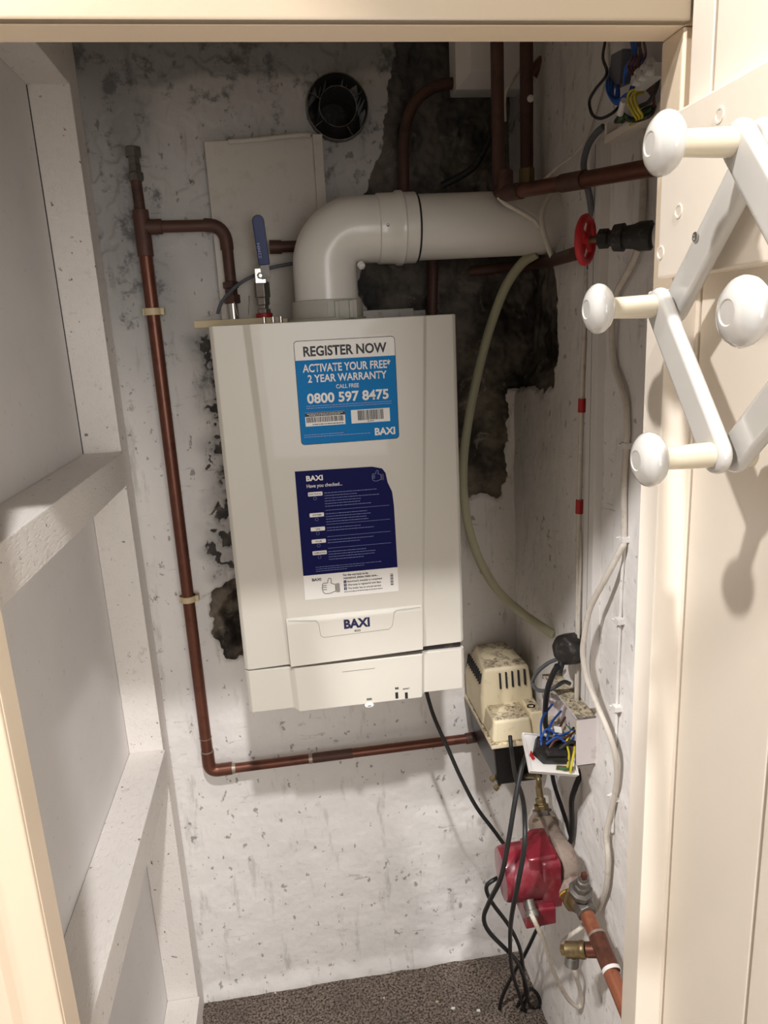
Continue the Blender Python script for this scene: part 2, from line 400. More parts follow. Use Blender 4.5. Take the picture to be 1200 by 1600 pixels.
# carpet, slightly lumpy
nx, ny = 120, 90; vs_ = []; 
for j in range(ny):
    for i in range(nx):
        x, y = -.34+1.04*i/(nx-1), -.60+1.0*j/(ny-1); vs_.append((x, y, N(x*14, y*14, 31)*.003+N(x*90, y*90, 32)*.0015))
struct('floor', MB().add(vs_, [(j*nx+i, j*nx+i+1, (j+1)*nx+i+1, (j+1)*nx+i) for j in range(ny-1) for i in range(nx-1)]), 'carpet', origin=(0, 0, 0))
struct('floor_hall', MB().box(-1.6, 1.6, -2.6, -.60, -.03, -.002), 'hallfloor')
# hall wall around the cupboard door
HZ = P(500, 67, y=YF).z; JL = P(125, 1590, y=YF).x; JR = min(.4385, P(1035, 61, y=YF).x)
struct('wall_front_left', MB().box(-1.6, JL-.055, YO+.004, YF, 0, 2.9), 'hallwall')
struct('wall_front_right', MB().box(JR+.03, 1.6, YO+.012, YF, 0, 2.9), 'hallwall')
struct('wall_front_top', MB().box(JL-.055, JR+.03, YO+.006, YF, HZ+.035, 2.9), 'hallwall')
# lining and architrave
struct('trim_1', MB().box(JL-.03, JR+.03, YO, YF, HZ, HZ+.04), 'frame', bev=.002)
struct('trim_2', MB().box(JL-.09, JR+.004, YO-.006, YO+.004, HZ+.0005, HZ+.085), 'cream_dimmed', bev=.003)
struct('trim_3', MB().box(JL-.022, JL, YO, YF, 0, HZ), 'frame', bev=.002)
struct('trim_4', MB().prism([(JL-.001, YO+.002, 0), (JL-.001, YO-.004, 0), (JL-.010, YO-.008, 0), (JL-.030, YO-.014, 0), (JL-.036, YO-.022, 0), (JL-.050, YO-.022, 0), (JL-.056, YO+.004, 0), (JL-.022, YO+.004, 0)], (0, 0, HZ+.03)), 'frame', bev=.0015)
struct('trim_5', MB().box(JR, JR+.032, YO, YF, 0, HZ), 'frame', bev=.002)
# timber frame on the left boarding
PX = P(190, 705, y=.262).x
def rail(n, z0, z1, y0, y1, x1=PX): struct(n, MB().box(XL, x1, y0, y1, z0, z1), 'timber', bev=.003)
rail('trim_6', 0, 2.3, .262, .325)
ZR1 = P(190, 705, y=.262).z; ZR2 = P(262, 1170, y=.262).z
rail('trim_7', ZR1-.066, ZR1, YF, .262, PX+.004)
rail('trim_8', ZR2-.07, ZR2, YF, .262, PX+.004)
ZR0 = P(98, 132, y=.262).z
rail('trim_9', ZR0, ZR0+.07, YF, .262, PX)
rail('trim_10', 0, P(297, 1558, y=.262).z, YF, .262, PX+.004)
# raised dark crack where the boarding meets the post
struct('trim_11', MB().box(XL, XL+.0012, .2608, .2626, ZR1, ZR0), 'black')

# ------------------------------------------------------------------ the open door (parallel to the side walls)
XD = .44
dr = bpy.data.objects.new('door_1', None); COL.objects.link(dr); dr.location = (XD, -.6, 0); dr['kind'] = 'structure'
ys = [-.596, P(1118, 30, x=XD).y, P(1185, 1350, x=XD).y, -.90, -1.06, -1.22]
for a, b in zip(ys, ys[1:]):
    mk('plank', MB().box(XD, XD+.024, b+.0012, a-.0012, .01, 1.96), 'cream', dr, bev=.0022)
mk('backing', MB().box(XD+.010, XD+.022, -1.21, -.60, .012, 1.955), 'gap', dr)
XLg = .42
zt = P(1036, 184, x=XLg).z; zb = P(1025, 437, x=XLg).z
lg = mk('ledge', MB().box(XLg, XD+.001, -1.20, -.5965, zb, zt), 'cream', dr, bev=.0025)
for px, py in ((1124, 180), (1032, 395), (1060, 330)):
    c = P(px, py, x=XLg); mk('filled_screw_hole', MB().lathe(c+V((.001, 0, 0)), (-1, 0, 0), [(0, .0055), (.0016, .0055), (.0016, .004), (.0004, .003), (.0004, 0)], 14), 'cream', lg)
mk('stile', MB().box(.414, XD+.001, -.6245, -.5930, .02, zb-.009), 'cream', dr, bev=.0022)
mk('ledge', MB().box(XLg, XD+.001, -1.20, -.63, .22, .33), 'cream', dr, bev=.0025)
mk('hinge', MB().cyl((.452, -.597, 1.8255), (.452, -.597, 1.90), .006), 'steel_dull', dr)

# concertina coat rack
rk = thing('coat_rack', 'white concertina peg rack with knobbed pegs on open cream door', 'coat rack', (.41, -.73, 1.5))
XBF, XBB = .395, .409
J1 = P(1155, 222, x=XBF); J2 = P(1030, 478, x=XBF); J3 = P(1120, 710, x=XBF); J4 = P(1167, 487, x=.348); J4.x = XBF
J5t = J4+(J4-J3); J5b = J4+(J4-J1)
def bar(a, b, xc, w_=.0135, th=.0105):
    d = V((0, b.y-a.y, b.z-a.z)).normalized(); n = V((0, -d.z, d.y)); pts = []
    A = V((xc-th/2, a.y, a.z)); B = V((xc-th/2, b.y, b.z))
    for k in range(13):
        t = math.pi/2+math.pi*k/12; pts.append(A+d*math.cos(t)*w_+n*math.sin(t)*w_)
    for k in range(13):
        t = -math.pi/2+math.pi*k/12; pts.append(B+d*math.cos(t)*w_+n*math.sin(t)*w_)
    mb = MB().prism(pts, (th, 0, 0))
    return mk('slat', mb, 'rack', rk, bev=.0046, segs=4)
bar(J2, J3, XBF); bar(J1, J5b, XBF); sb = bar(J2, J1, XBB); bar(J3, J5t, XBB)
sc_ = P(1087, 370, x=XBB-.006)
mk('screw', MB().lathe(sc_, (-1, 0, 0), [(0, .0034), (.0008, .0034), (.0012, .002), (.0004, .0015), (.0004, 0)], 14), 'steel', sb)
for J in (J1, J2, J3, J4, J5t, J5b):
    pg = mk('peg', MB().lathe((XBF-.004, J.y, J.z), (-1, 0, 0), [(0, .0088), (.012, .0086), (.034, .0078), (.046, .0078)], 24), 'peg', rk)
    mk('knob', MB().lathe((XBF-.040, J.y, J.z), (-1, 0, 0), [(0, .008), (.0005, .0115), (.003, .0155), (.0065, .0180), (.010, .0186), (.0125, .0176), (.0155, .0145), (.0175, .0105), (.0185, .0078), (.0186, .0070), (.0180, .0062), (.0182, .003), (.0183, 0)], 32), 'rack', pg)
for J in (J1, J5t):
    mk('spacer', MB().cyl((XBB+.005, J.y-.004, J.z), (XLg, J.y-.004, J.z), .012), 'peg', rk)
for J in (J3, J5b):
    mk('spacer', MB().cyl((XBB+.005, J.y, J.z), (XBB+.010, J.y, J.z), .011), 'peg', rk)

# ------------------------------------------------------------------ boiler
BZ0, BZ1 = .952, 1.620
bo = thing('boiler', 'white wall-hung gas boiler with two stickers on its front', 'boiler', (.1975, .15, BZ0))
mk('chassis', MB().box(.006, .389, .008, .300, BZ0+.008, BZ1-.004), 'dust_black', bo)
def front_ring(z, xl, xr, y0=.0, dpt=.285, cen=-.006):
    return [(0, dpt, z), (0, y0+.006, z), (.006, y0, z), (xl-.005, y0, z), (xl+.005, cen, z), (xr-.0025, cen, z), (xr+.0025, y0, z), (.389, y0, z), (.395, y0+.006, z), (.395, dpt, z)]
def XLz(z): return .058+.023*(1.62-z)/.59
def XRz(z): return .343-.026*(1.62-z)/.6
r0 = [(p[0], p[1], p[2]+.010*p[0]/.395) for p in front_ring(1.0345, XLz(1.03), XRz(1.03))]
cov = mk('front_cover', MB().loft([r0, front_ring(1.30, XLz(1.3), XRz(1.3)), front_ring(BZ1, XLz(1.62), XRz(1.62))]), 'boiler', bo, bev=.0016)
rt_ = [(p[0], p[1], p[2]-.001*p[0]/.395) for p in front_ring(1.0325, XLz(1.03), XRz(1.03))]
rb_ = []
for p in front_ring(BZ0, XLz(.95), XRz(.95)):
    rb_.append((p[0], p[1], BZ0-(.006 if p[1] < -.003 else 0)))
low = mk('lower_cover', MB().loft([rb_, rt_]), 'boiler', bo, bev=.0016)
# drop-down badge panel
bz0, bz1 = 1.0375, 1.126
bp = MB()
def bring(y, i): return None
bp.loft([[(.080, -.004, bz0), (.316, -.004, bz0+.006), (.316, -.0125, bz0+.006), (.080, -.0125, bz0)],
         [(.079, -.004, bz1-.012), (.318, -.004, bz1-.010), (.318, -.0125, bz1-.010), (.079, -.0125, bz1-.012)],
         [(.079, -.004, bz1), (.318, -.004, bz1+.001), (.318, -.0075, bz1+.001), (.079, -.0075, bz1)]])
bpo = mk('badge_panel', bp, 'boiler', bo, bev=.001)
yp = -.0127
def linebar(pts, wd, y, ext=.0004):
    mb = MB()
    for a, b in zip(pts, pts[1:]):
        a, b = V(a), V(b); d = (b-a).normalized(); n = V((-d.z, 0, d.x))*wd/2
        mb.prism([a-n, b-n, b+n, a+n], (0, -ext, 0))
    return mb
def PB(px, py, y=yp): return P(px, py, y=y)
mk('badge_groove', linebar([PB(450, 970.5), PB(494, 970), PB(498, 975), PB(501, 993), PB(506, 996), PB(608, 983), PB(613, 978), PB(616, 957), PB(620, 953.5), PB(657, 949)], .0009, yp, .0001), 'greyline', bpo)
def ltext(name, s, px, py, W, H, m, par, bold=0., al=.5, y=yp):
    return text(name, s, PB(px, py, y), W, H, m, par, bold=bold, align=al)
ltext('brand_lettering', 'BAXI', 558, 980, .0455, .0165, 'navytext', bpo, .045)
ltext('model_number', '400', 558.5, 986.8, .0115, .0042, 'ink', bpo, .012)
yl = -.0063
mk('finger_groove', linebar([PB(535, 1050, yl), PB(586, 1044, yl)], .0012, yl, .0001), 'greyline', low)
for px in (620, 635):
    c = PB(px, 1087, yl); mk('button', MB().box(c.x-.0026, c.x+.0026, yl-.0006, yl+.002, c.z-.0055, c.z+.0065), 'ink', low, bev=.0004)
ltext('button_lettering', 'RESET', 635, 1077, .0125, .0026, 'ink', low, .02, y=yl)
c = PB(620, 1077, yl); mk('button_symbol', MB().box(c.x-.003, c.x-.001, yl-.0003, yl, c.z, c.z+.004).box(c.x-.0006, c.x+.0006, yl-.0003, yl, c.z, c.z+.004).box(c.x+.001, c.x+.003, yl-.0003, yl, c.z, c.z+.004), 'ink', low)
c = PB(577, 1094, yl); hs = MB()
for k in range(5): hs.box(c.x-.0042+k*.0019, c.x-.0034+k*.0019, yl-.0003, yl, c.z, c.z+.0042)
hs.box(c.x-.0048, c.x+.0046, yl-.0003, yl, c.z+.0028, c.z+.0033).box(c.x-.0048, c.x+.0046, yl-.0003, yl, c.z+.0006, c.z+.0011)
mk('radiator_symbol', hs, 'ink', low)
c = PB(577, 1102, yl); km = MB().lathe(V((c.x, .0, c.z)), (0, -1, 0), [(0, .0085), (.007, .0085), (.0095, .0077), (.0098, 0)], 28)
for v in km.v: v.z = c.z+.0008+(v.z-c.z)*.42
kn = mk('control_knob', km, 'white', low)
mk('knob_pointer', MB().box(c.x-.003, c.x+.003, -.0102, -.0096, c.z+.0002, c.z+.0013), 'ink', kn)
# small rust mark and scratches are part of the paint
# top plate fittings
mk('top_bracket', MB().box(.20, .385, .20, .30, BZ1-.004, BZ1+.014).box(.25, .355, .16, .20, BZ1-.002, BZ1+.017), 'steel_dull', bo, bev=.001)
for x in (.085, .10, .113): mk('screw', MB().cyl((x, .10, BZ1-.004), (x, .10, BZ1+.012), .0035, 10), 'steel', bo)

# --- stickers
def sticker(corners, y): return [P(px, py, y=y) for px, py in corners]
def rrect(x0, x1, z0, z1, r, y, n=5, rs=(1, 1, 1, 1)):
    pts = []
    for (cx_, cz_, a0, q) in ((x1, z0, -90, 0), (x1, z1, 0, 1), (x0, z1, 90, 2), (x0, z0, 180, 3)):
        rr = r*rs[q]+1e-5; sx = -1 if cx_ == x1 else 1; sz = 1 if cz_ == z0 else -1
        for k in range(n+1):
            a = math.radians(a0+90*k/n); pts.append((cx_+sx*rr+rr*math.cos(a), y, cz_+sz*rr+rr*math.sin(a)))
    return pts
ys0 = -.0061
st = mk('warranty_sticker', MB().prism(rrect(.1290, .2915, 1.4245, 1.5905, .006, ys0), (0, -.0002, 0)), 'ink', bo)
mk('sticker_heading', MB().prism(rrect(.1299, .2906, 1.560, 1.5896, .0052, ys0-.0002, rs=(0, 1, 1, 0)), (0, -.0001, 0)), 'paper', st)
mk('sticker_field', MB().prism(rrect(.1299, .2906, 1.4254, 1.560, .0052, ys0-.0002, rs=(1, 0, 0, 1)), (0, -.0001, 0)), 'skyblue', st)
yt = ys0-.0004
def st_text(s, xc, z, W, H, m='paper', bold=.02, al=.5, par=st, nm='lettering'): return text(nm, s, (xc, yt, z), W, H, m, par, bold=bold, align=al)
st_text('REGISTER NOW', .2105, 1.5662, .134, .0155, 'ink', .03)
st_text('ACTIVATE YOUR FREE*', .2115, 1.5412, .142, .0128)
st_text('2 YEAR WARRANTY', .2115, 1.5248, .128, .0122)
st_text('CALL FREE', .2105, 1.5130, .037, .0066, bold=.01)
st_text('0800 597 8475', .2105, 1.4918, .133, .0158, bold=.03)
st_text('BAXI', .2680, 1.4330, .034, .0118, bold=.035)
def fineprint(name, x0, x1, z, m, par, y=yt, h=.0009, seed=0):
    rnd = random.Random(seed); mb = MB(); x = x0
    while x < x1-.001:
        l = min(rnd.uniform(.0015, .0055), x1-x); mb.box(x, x+l, y-.0001, y+.0001, z, z+h); x += l+.0009
    return mk(name, mb, m, par)
fineprint('fine_print', .142, .281, 1.4866, 'pale', st, seed=1); fineprint('fine_print', .142, .281, 1.4832, 'pale', st, seed=2)
fineprint('fine_print', .135, .20, 1.4402, 'pale', st, seed=3); fineprint('fine_print', .135, .245, 1.4368, 'pale', st, seed=4)
def barcode(x0, x1, z0, z1, par, seed, y=yt):
    rnd = random.Random(seed); mb = MB(); x = x0
    while x < x1:
        l = rnd.choice((.0005, .0005, .001, .0014)); mb.box(x, min(x+l, x1), y-.0003, y+.0001, z0, z1); x += l+rnd.choice((.0005, .0005, .0009))
    return mk('barcode', mb, 'ink', par)
mk('barcode_label', MB().prism(rrect(.1385, .2035, 1.4545, 1.4765, .0004, ys0-.0003), (0, -.0001, 0)), 'paper', st)
mk('barcode_heading', MB().box(.1385, .2035, yt-.0002, yt+.0001, 1.4702, 1.4762), 'ink', st)
fineprint('fine_print', .142, .2000, 1.4738, 'paper', st, yt-.0003, .0008, 6); fineprint('fine_print', .145, .197, 1.4716, 'paper', st, yt-.0003, .0008, 7)
barcode(.1405, .201, 1.4606, 1.4692, st, 11); fineprint('fine_print', .150, .200, 1.4565, 'ink', st, yt-.0002, .0012, 8)
mk('barcode_label', MB().prism(rrect(.2135, .2775, 1.4545, 1.4765, .0004, ys0-.0003), (0, -.0001, 0)), 'paper', st)
barcode(.2245, .2665, 1.4590, 1.4750, st, 12); fineprint('fine_print', .240, .251, 1.4562, 'ink', st, yt-.0002, .0012, 9)

# navy checklist sticker with a worn top right corner
x0, x1, zb_, zm_, zt_ = .1148, .2780, 1.1565, 1.2005, 1.3805
s2 = mk('checklist_sticker', MB().prism(rrect(x0, x1, zb_, zm_, .0008, ys0), (0, -.0002, 0)), 'paper', bo)
pts = [(x0, ys0-.0001, zm_), (x1, ys0-.0001, zm_), (x1-.001, ys0-.0001, 1.31), (x1-.003, ys0-.0001, 1.335), (x1-.010, ys0-.0001, 1.352), (x1-.0125, ys0-.0001, 1.368), (x1-.018, ys0-.0001, 1.376), (x1-.035, ys0-.0001, zt_), (x0, ys0-.0001, zt_+.0015)]
mk('navy_field', MB().prism(pts, (0, -.0002, 0)), 'navy', s2)
yt = ys0-.0005
t2 = lambda s, x, z, W, H, m='paper', b=.01, al=0.: st_text(s, x, z, W, H, m, b, al, s2)
t2('BAXI', .1325, 1.3645, .0275, .0088, b=.035); t2('Have you checked...', .1325, 1.3530, .059, .0062)
zz = [1.3395, 1.3035, 1.2790, 1.2575, 1.2370]
for i, (lab, z) in enumerate(zip(('ELECTRICAL', 'SYSTEM', 'GAS', 'FLUE', 'COMPLETION'), zz)):
    mk('tag_field', MB().prism(rrect(.1335, .1575, z-.0012, z+.0056, .0012, yt+.0002), (0, -.0002, 0)), 'paper', s2)
    st_text(lab, .1455, z+.0008, min(.021, .0024*len(lab)), .0027, 'navytext', .02, .5, s2)
    zn = zz[i+1] if i < 4 else 1.2215
    nl = (6, 4, 2, 2, 4)[i]
    for q in range(nl):
        fineprint('fine_print', .1605, .1605+random.Random(i*9+q).uniform(.05, .095), z+.0022-q*.0046, 'pale', s2, yt, .0007, 20+i*7+q)
    if i < 4:
        mk('rule', MB().box(.1605, .269, yt-.0001, yt+.0001, zn+.0085, zn+.0089), 'pale', s2)
    pd = MB(); pd.ring((.1448, yt, z-.0055), (0, 1, 0), .0026, .0002, 16, 4); mk('symbol', pd, 'pale', s2)
for q in range(3): fineprint('fine_print', .137, .25-.03*q, 1.2135-q*.0036, 'pale', s2, yt, .0006, 90+q)
def thumb(cx_, cz_, s_, m, wd, cuff=None):
    pts = [(-.9, -.55), (-.95, -.3), (-1., -.05), (-.9, .15), (-.95, .35), (-.8, .5), (-.3, .5), (-.28, .8), (-.12, 1.05), (.08, 1.0), (.12, .75), (.05, .45), (.35, .3), (.55, .25), (.55, -.6), (.3, -.65), (-.1, -.8), (-.7, -.78), (-.9, -.55)]
    o = mk('thumb_symbol', linebar([(cx_+p[0]*s_, yt, cz_+p[1]*s_) for p in pts], wd, yt, .0002), m, s2)
    for z in (-.28, -.02, .22):
        mk('thumb_symbol', linebar([(cx_-.95*s_, yt, cz_+z*s_), (cx_-.45*s_, yt, cz_+z*s_)], wd, yt, .0002), m, s2)
    mk('thumb_cuff', MB().prism(rrect(cx_+.6*s_, cx_+1.05*s_, cz_-.75*s_, cz_+.35*s_, .12*s_, yt), (0, -.0002, 0)), cuff or m, s2)
thumb(.2520, 1.3635, .0098, 'pale', .0005, 'navytext'); thumb(.1600, 1.1765, .0150, 'ink', .0009, 'greyline')
t2('BAXI', .1290, 1.1895, .0155, .0048, 'navytext', .035)
t2('For the warranty to be', .1830, 1.1935, .043, .0040, 'ink', .02); t2('maintained, please make sure...', .1830, 1.1880, .060, .0040, 'ink', .02)
for k, s in enumerate(('Benchmark checklist is completed', 'Warranty is registered with Baxi', 'The boiler has an annual service')):
    z = 1.1812-.0063*k
    mk('number_field', MB().box(.1830, .1876, yt-.0001, yt+.0001, z-.0007, z+.0042), 'navy', s2)
    text('lettering', str(k+1), (.1853, yt-.0002, z+.0002), None, .0030, 'paper', s2, align=.5, bold=.02)
    t2(s, .1895, z+.0003, (.060, .058, .058)[k], .0034, 'ink', .015)
fineprint('fine_print', .183, .25, 1.1640, 'ink', s2, yt, .0011, 99)
bc = MB()
for k in range(12): bc.box(.2645, .2695, yt-.0001, yt+.0001, 1.169+k*.0018, 1.169+k*.0018+(.0007 if k % 3 else .0012))
mk('barcode', bc, 'ink', s2)

# ------------------------------------------------------------------ flue
FY, FZ, FR = .115, 1.768, .0545
fx = .195
fl_ = thing('flue_pipe', 'thick white flue pipe elbowing from boiler top into right wall', 'flue', (fx, FY, BZ1))
mk('flange', MB().lathe((fx, FY, BZ1-.002), (0, 0, 1), [(0, .066), (.007, .066), (.008, .0615), (.036, .0605), (.037, .056), (.037, .05)], 40), 'flange', fl_)
lat = MB()
for dx in (-.011, .013): lat.obox((fx+.022+dx, FY-.0615, BZ1+.017), (.0035, 0, 0), (0, .004, 0), (0, 0, .014))
lat.box(fx-.005, fx+.045, FY-.0615, FY-.058, BZ1+.002, BZ1+.032)
mk('clip', lat, 'flange', fl_, bev=.0012)
Rb = .060; el = [V((fx, FY, BZ1+.03)), V((fx, FY, FZ-Rb))]
el += [V((fx+Rb-Rb*math.cos(a), FY, FZ-Rb+Rb*math.sin(a))) for a in [math.pi/2*k/14 for k in range(1, 15)]] + [V((fx+.105, FY, FZ))]
mk('elbow', MB().tube(el, FR, 44, smooth=False), 'flue', fl_)
cl = mk('collar', MB().lathe((fx+.092, FY, FZ), (1, 0, 0), [(0, FR), (.002, FR+.0025), (.030, FR+.0028), (.034, FR+.006), (.043, FR+.006), (.046, FR+.003), (.066, FR+.003), (.068, FR)], 48), 'flue', fl_)
sp_ = P(606, 352, y=FY-FR-.001)
mk('screw', MB().lathe(sp_+V((0, .004, 0)), (0, -1, .1), [(0, .003), (.005, .003), (.006, .002), (.0052, .001), (.0052, 0)], 12), 'steel_dull', cl)
mk('dark_seal', MB().ring((fx+.161, FY, FZ), (1, 0, 0), FR+.0003, .0013, 48, 8), 'black', fl_)
mk('straight_pipe', MB().tube([(fx+.15, FY, FZ), (XR+.02, FY, FZ+.002)], FR-.001, 48, smooth=False), 'flue', fl_)
mk('test_point', MB().lathe((fx+.058, FY-.022, FZ-FR-.002), (.5, -.5, -.7), [(0, .006), (.008, .006), (.010, .004), (.010, 0)], 16), 'white', fl_)

# ------------------------------------------------------------------ old flue hole in the wall
hc = P(527, 168, y=YB-.004); ho = thing('flue_duct', 'round open end of old twin-wall duct high in wall', 'duct', (hc.x, YB, hc.z-.058))
mk('outer_tube', MB().pipe_shell((hc.x, YB-.012, hc.z), (0, 1, 0), .0590, .0572, .13), 'steel_dull', ho)
mk('inner_tube', MB().pipe_shell((hc.x+.001, YB-.008, hc.z+.001), (0, 1, 0), .0360, .0348, .12), 'steel_dull', ho)
mk('dark_end', MB().lathe((hc.x, YB+.105, hc.z), (0, 1, 0), [(0, .0575), (.006, .0575)], 36), 'dust_black', ho)
for a in (30, 150, 215, 300):
    a = math.radians(a); d = V((math.cos(a), 0, math.sin(a)))
    mk('spacer', MB().obox(V((hc.x, YB+.006, hc.z))+d*.0466, d*.0105, (0, .004, 0), d.cross(V((0, 1, 0)))*.0006), 'steel_dull', ho)

# board behind the boiler
c0, c1, c2, c3 = P(319, 222, y=.312), P(486, 214, y=.312), P(497, 400, y=.312), P(345, 480, y=.312)
bd = thing('backing_board', 'off-white board fixed to wall behind top of boiler', 'board', (.11, .315, 1.6))
mk('sheet', MB().prism([(c0.x, .308, c0.z), (c1.x+.004, .308, c1.z), (c1.x+.004, .308, 1.55), (c0.x, .308, 1.55)], (0, .012, 0)), 'board', bd, bev=.001)
mk('upright_edge', MB().box(c1.x+.002, c1.x+.020, .296, .318, 1.55, c1.z+.001), 'board', bd, bev=.001)
mk('folded_lip', MB().tube([(c0.x+.045, .304, c0.z-.002), (c0.x+.09, .300, c0.z-.001), (c1.x-.03, .301, c1.z), (c1.x-.002, .304, c1.z+.001)], .0045, 10), 'board', bd)

# ------------------------------------------------------------------ copper pipework left
def joint(p, d, r, L=.006, m='solder', par=None): return mk('solder_joint', MB().lathe(V(p)-V(d).normalized()*L/2, d, [(0, r), (0, r+.0012), (L, r+.0012), (L, r)], 20, caps=False), m, par)
PYp = .295
px_ = -.127
lp = thing('copper_pipe', 'long copper pipe dropping down left wall and crossing under boiler', 'pipe', (px_, PYp, .65))
def LP(px, py): p = P(px, py, y=PYp); return p
zt_tee = LP(225, 355).z; ze = LP(345, 1203).z; xe = LP(360, 440).x
R28, R22 = .0125, .0108
mk('riser', MB().cyl((px_, PYp, ze+.02), (px_, PYp, zt_tee-.02), R28, 24), 'copper', lp)
mk('tee', MB().cyl((px_, PYp, zt_tee-.052), (px_, PYp, zt_tee+.030), R28+.0022, 24).cyl((px_, PYp, zt_tee), (px_+.036, PYp, zt_tee), R28+.0012, 24), 'copper_dark', lp, bev=.001)
mk('stub', MB().cyl((px_, PYp, zt_tee+.025), (px_-.001, PYp, LP(212, 285).z+.006), R22-.001, 20), 'copper_dark', lp)
zc0, zc1 = LP(213, 283).z, LP(207, 232).z
mk('compression_end', MB().lathe((px_, PYp, zc0), (0, 0, 1), [(0, .0125), (.002, .0145), (.013, .0145), (.015, .0115), (.027, .0115), (.028, .0105), (.040, .0105), (.0405, .0150), (.056, .0150), (.0575, .013), (.0575, 0)], 6), 'steel_dull', lp, bev=.0006)
zb2 = LP(362, 455).z
brp = bend(None, [(px_+.03, PYp, zt_tee), (xe, PYp, zt_tee-.001), (xe+.001, PYp, zb2)], None, .034)
mk('branch', MB().tube(brp, R22, 20, smooth=False), 'copper_dark', lp)
mk('elbow', MB().tube(bend(None, [(xe-.038, PYp, zt_tee), (xe, PYp, zt_tee-.001), (xe, PYp, zt_tee-.045)], None, .034), R22+.0016, 20, smooth=False), 'copper_dark', lp)
zj = LP(360, 440).z
mk('compression_fitting', MB().lathe((xe, PYp, zj), (0, 0, -1), [(0, .0125), (.001, .0158), (.012, .0158), (.013, .0125), (.024, .0125), (.025, .0165), (.040, .0165), (.041, .013)], 6), 'copper_dark', lp, bev=.0006)
mk('chrome_tail', MB().cyl((xe, PYp, zj-.04), (xe, PYp, BZ1+.001), .0105, 20), 'steel', lp)
xr_ = P(752, 1150, y=PYp).x; zr_ = P(745, 1152, y=PYp).z
zmid = ze
mk('elbow', MB().tube(bend(None, [(px_, PYp, ze+.05), (px_, PYp, ze), (px_+.05, PYp, ze+.001)], None, .022), R28+.0016, 20, smooth=False), 'copper', lp)
mk('cross_pipe', MB().cyl((px_+.03, PYp, ze), (xr_, PYp, zr_), R22, 24), 'copper', lp)
ca = V((px_, PYp, ze)); cb = V((xr_, PYp, zr_)); dd = cb-ca
for f in (.085, .36): joint(ca+dd*f, dd, R22, .008, par=lp)
joint((px_, PYp, ze+.052), (0, 0, 1), R28, .003, par=lp); joint((px_, PYp, ze+.085), (0, 0, 1), R28, .0012, par=lp)
mk('flux_stain', MB().lathe(ca+dd*.37, dd, [(0, R22+.0006), (.09, R22+.0006)], 20), M['copper_dark'], lp)
mk('end_elbow', MB().tube([cb-dd*.06, cb-dd*.01, cb+V((.012, -.01, -.004))], R22+.002, 16), 'copper_dark', lp)
# clips
for i, (px, py, lab) in enumerate(((240, 487, 'upper beige plastic clip holding the copper riser'), (304, 934, 'lower beige plastic clip on copper riser beside broken plaster'))):
    z = LP(px, py).z
    cb_ = MB().lathe((px_, PYp, z-.0065), (0, 0, 1), [(0, R28+.0002), (0, R28+.0042), (.013, R28+.0042), (.013, R28+.0002)], 24)
    cb_.box(px_-.007, px_+.007, PYp+.013, YB+.002, z-.006, z+.006).box(px_+.010, px_+.022, PYp-.006, PYp+.012, z-.0065, z+.0065).box(px_-.018, px_-.012, PYp-.006, PYp+.012, z-.0065, z+.0065)
    tag(mk('pipe_clip', cb_, 'beige', bev=.0008), lab, 'pipe clip', 'beige clips on the copper riser')
# ball valve with blue lever
vy = .24
vb = P(412, 480, y=vy); vt = P(411, 432, y=vy)
bv = thing('ball_valve', 'isolating valve with long blue lever on top of boiler', 'valve', (vb.x, vy, BZ1))
x_ = vb.x
mk('body', MB().lathe((x_, vy, BZ1), (0, 0, 1), [(0, .009), (.016, .009), (.017, .013), (.030, .013), (.031, .0095), (.037, .0095), (.038, .0125), (.050, .0125), (.052, .015), (.078, .015), (.080, .010), (.10, .010)], 6), 'nickel', bv, bev=.0006)
mk('red_washer', MB().lathe((x_, vy, BZ1+.006), (0, 0, 1), [(0, .0155), (.016, .0155), (.017, .0135)], 24), 'redtape', bv)
mk('bracket', MB().obox((x_-.001, vy-.018, vt.z), (.0095, 0, 0), (0, .0022, 0), (0, 0, .013)), 'steel', bv, bev=.0006)
mk('nut', MB().lathe((x_-.001, vy-.020, vt.z), (0, -1, 0), [(0, .0062), (.004, .0062), (.0045, .004), (.007, .004), (.007, 0)], 6), 'steel', bv, bev=.0004)
h0, h1 = P(413, 414, y=vy-.03), P(402, 336, y=vy-.045)
hv = MB(); d = (h1-h0); L = d.length; d.normalize(); n = V((0, -1, 0)); n = (n-d*n.dot(d)).normalized(); s_ = d.cross(n)
pts = [h0-s_*.010, h0+s_*.010]+[h1-d*.010+s_*.0105*math.cos(a)+d*.0105*math.sin(a) for a in [math.pi*k/10 for k in range(11)]]
hv.prism([p-n*.003 for p in pts], n*.006)
hd = mk('lever', hv, 'blue', bv, bev=.0018)
mk('lever_shank', MB().obox(h0-d*.010+V((0, .003, 0)), s_*.008, n*.0012, d*.014), 'steel_dull', bv)
text('lettering', '22MM', h0+d*.012+n*.0032+s_*.003*(-1 if s_.x > 0 else 1), .026, .0055, 'pale', hd, rgt=d, up=(s_ if d.cross(s_).dot(n) > 0 else -s_), bold=.01)
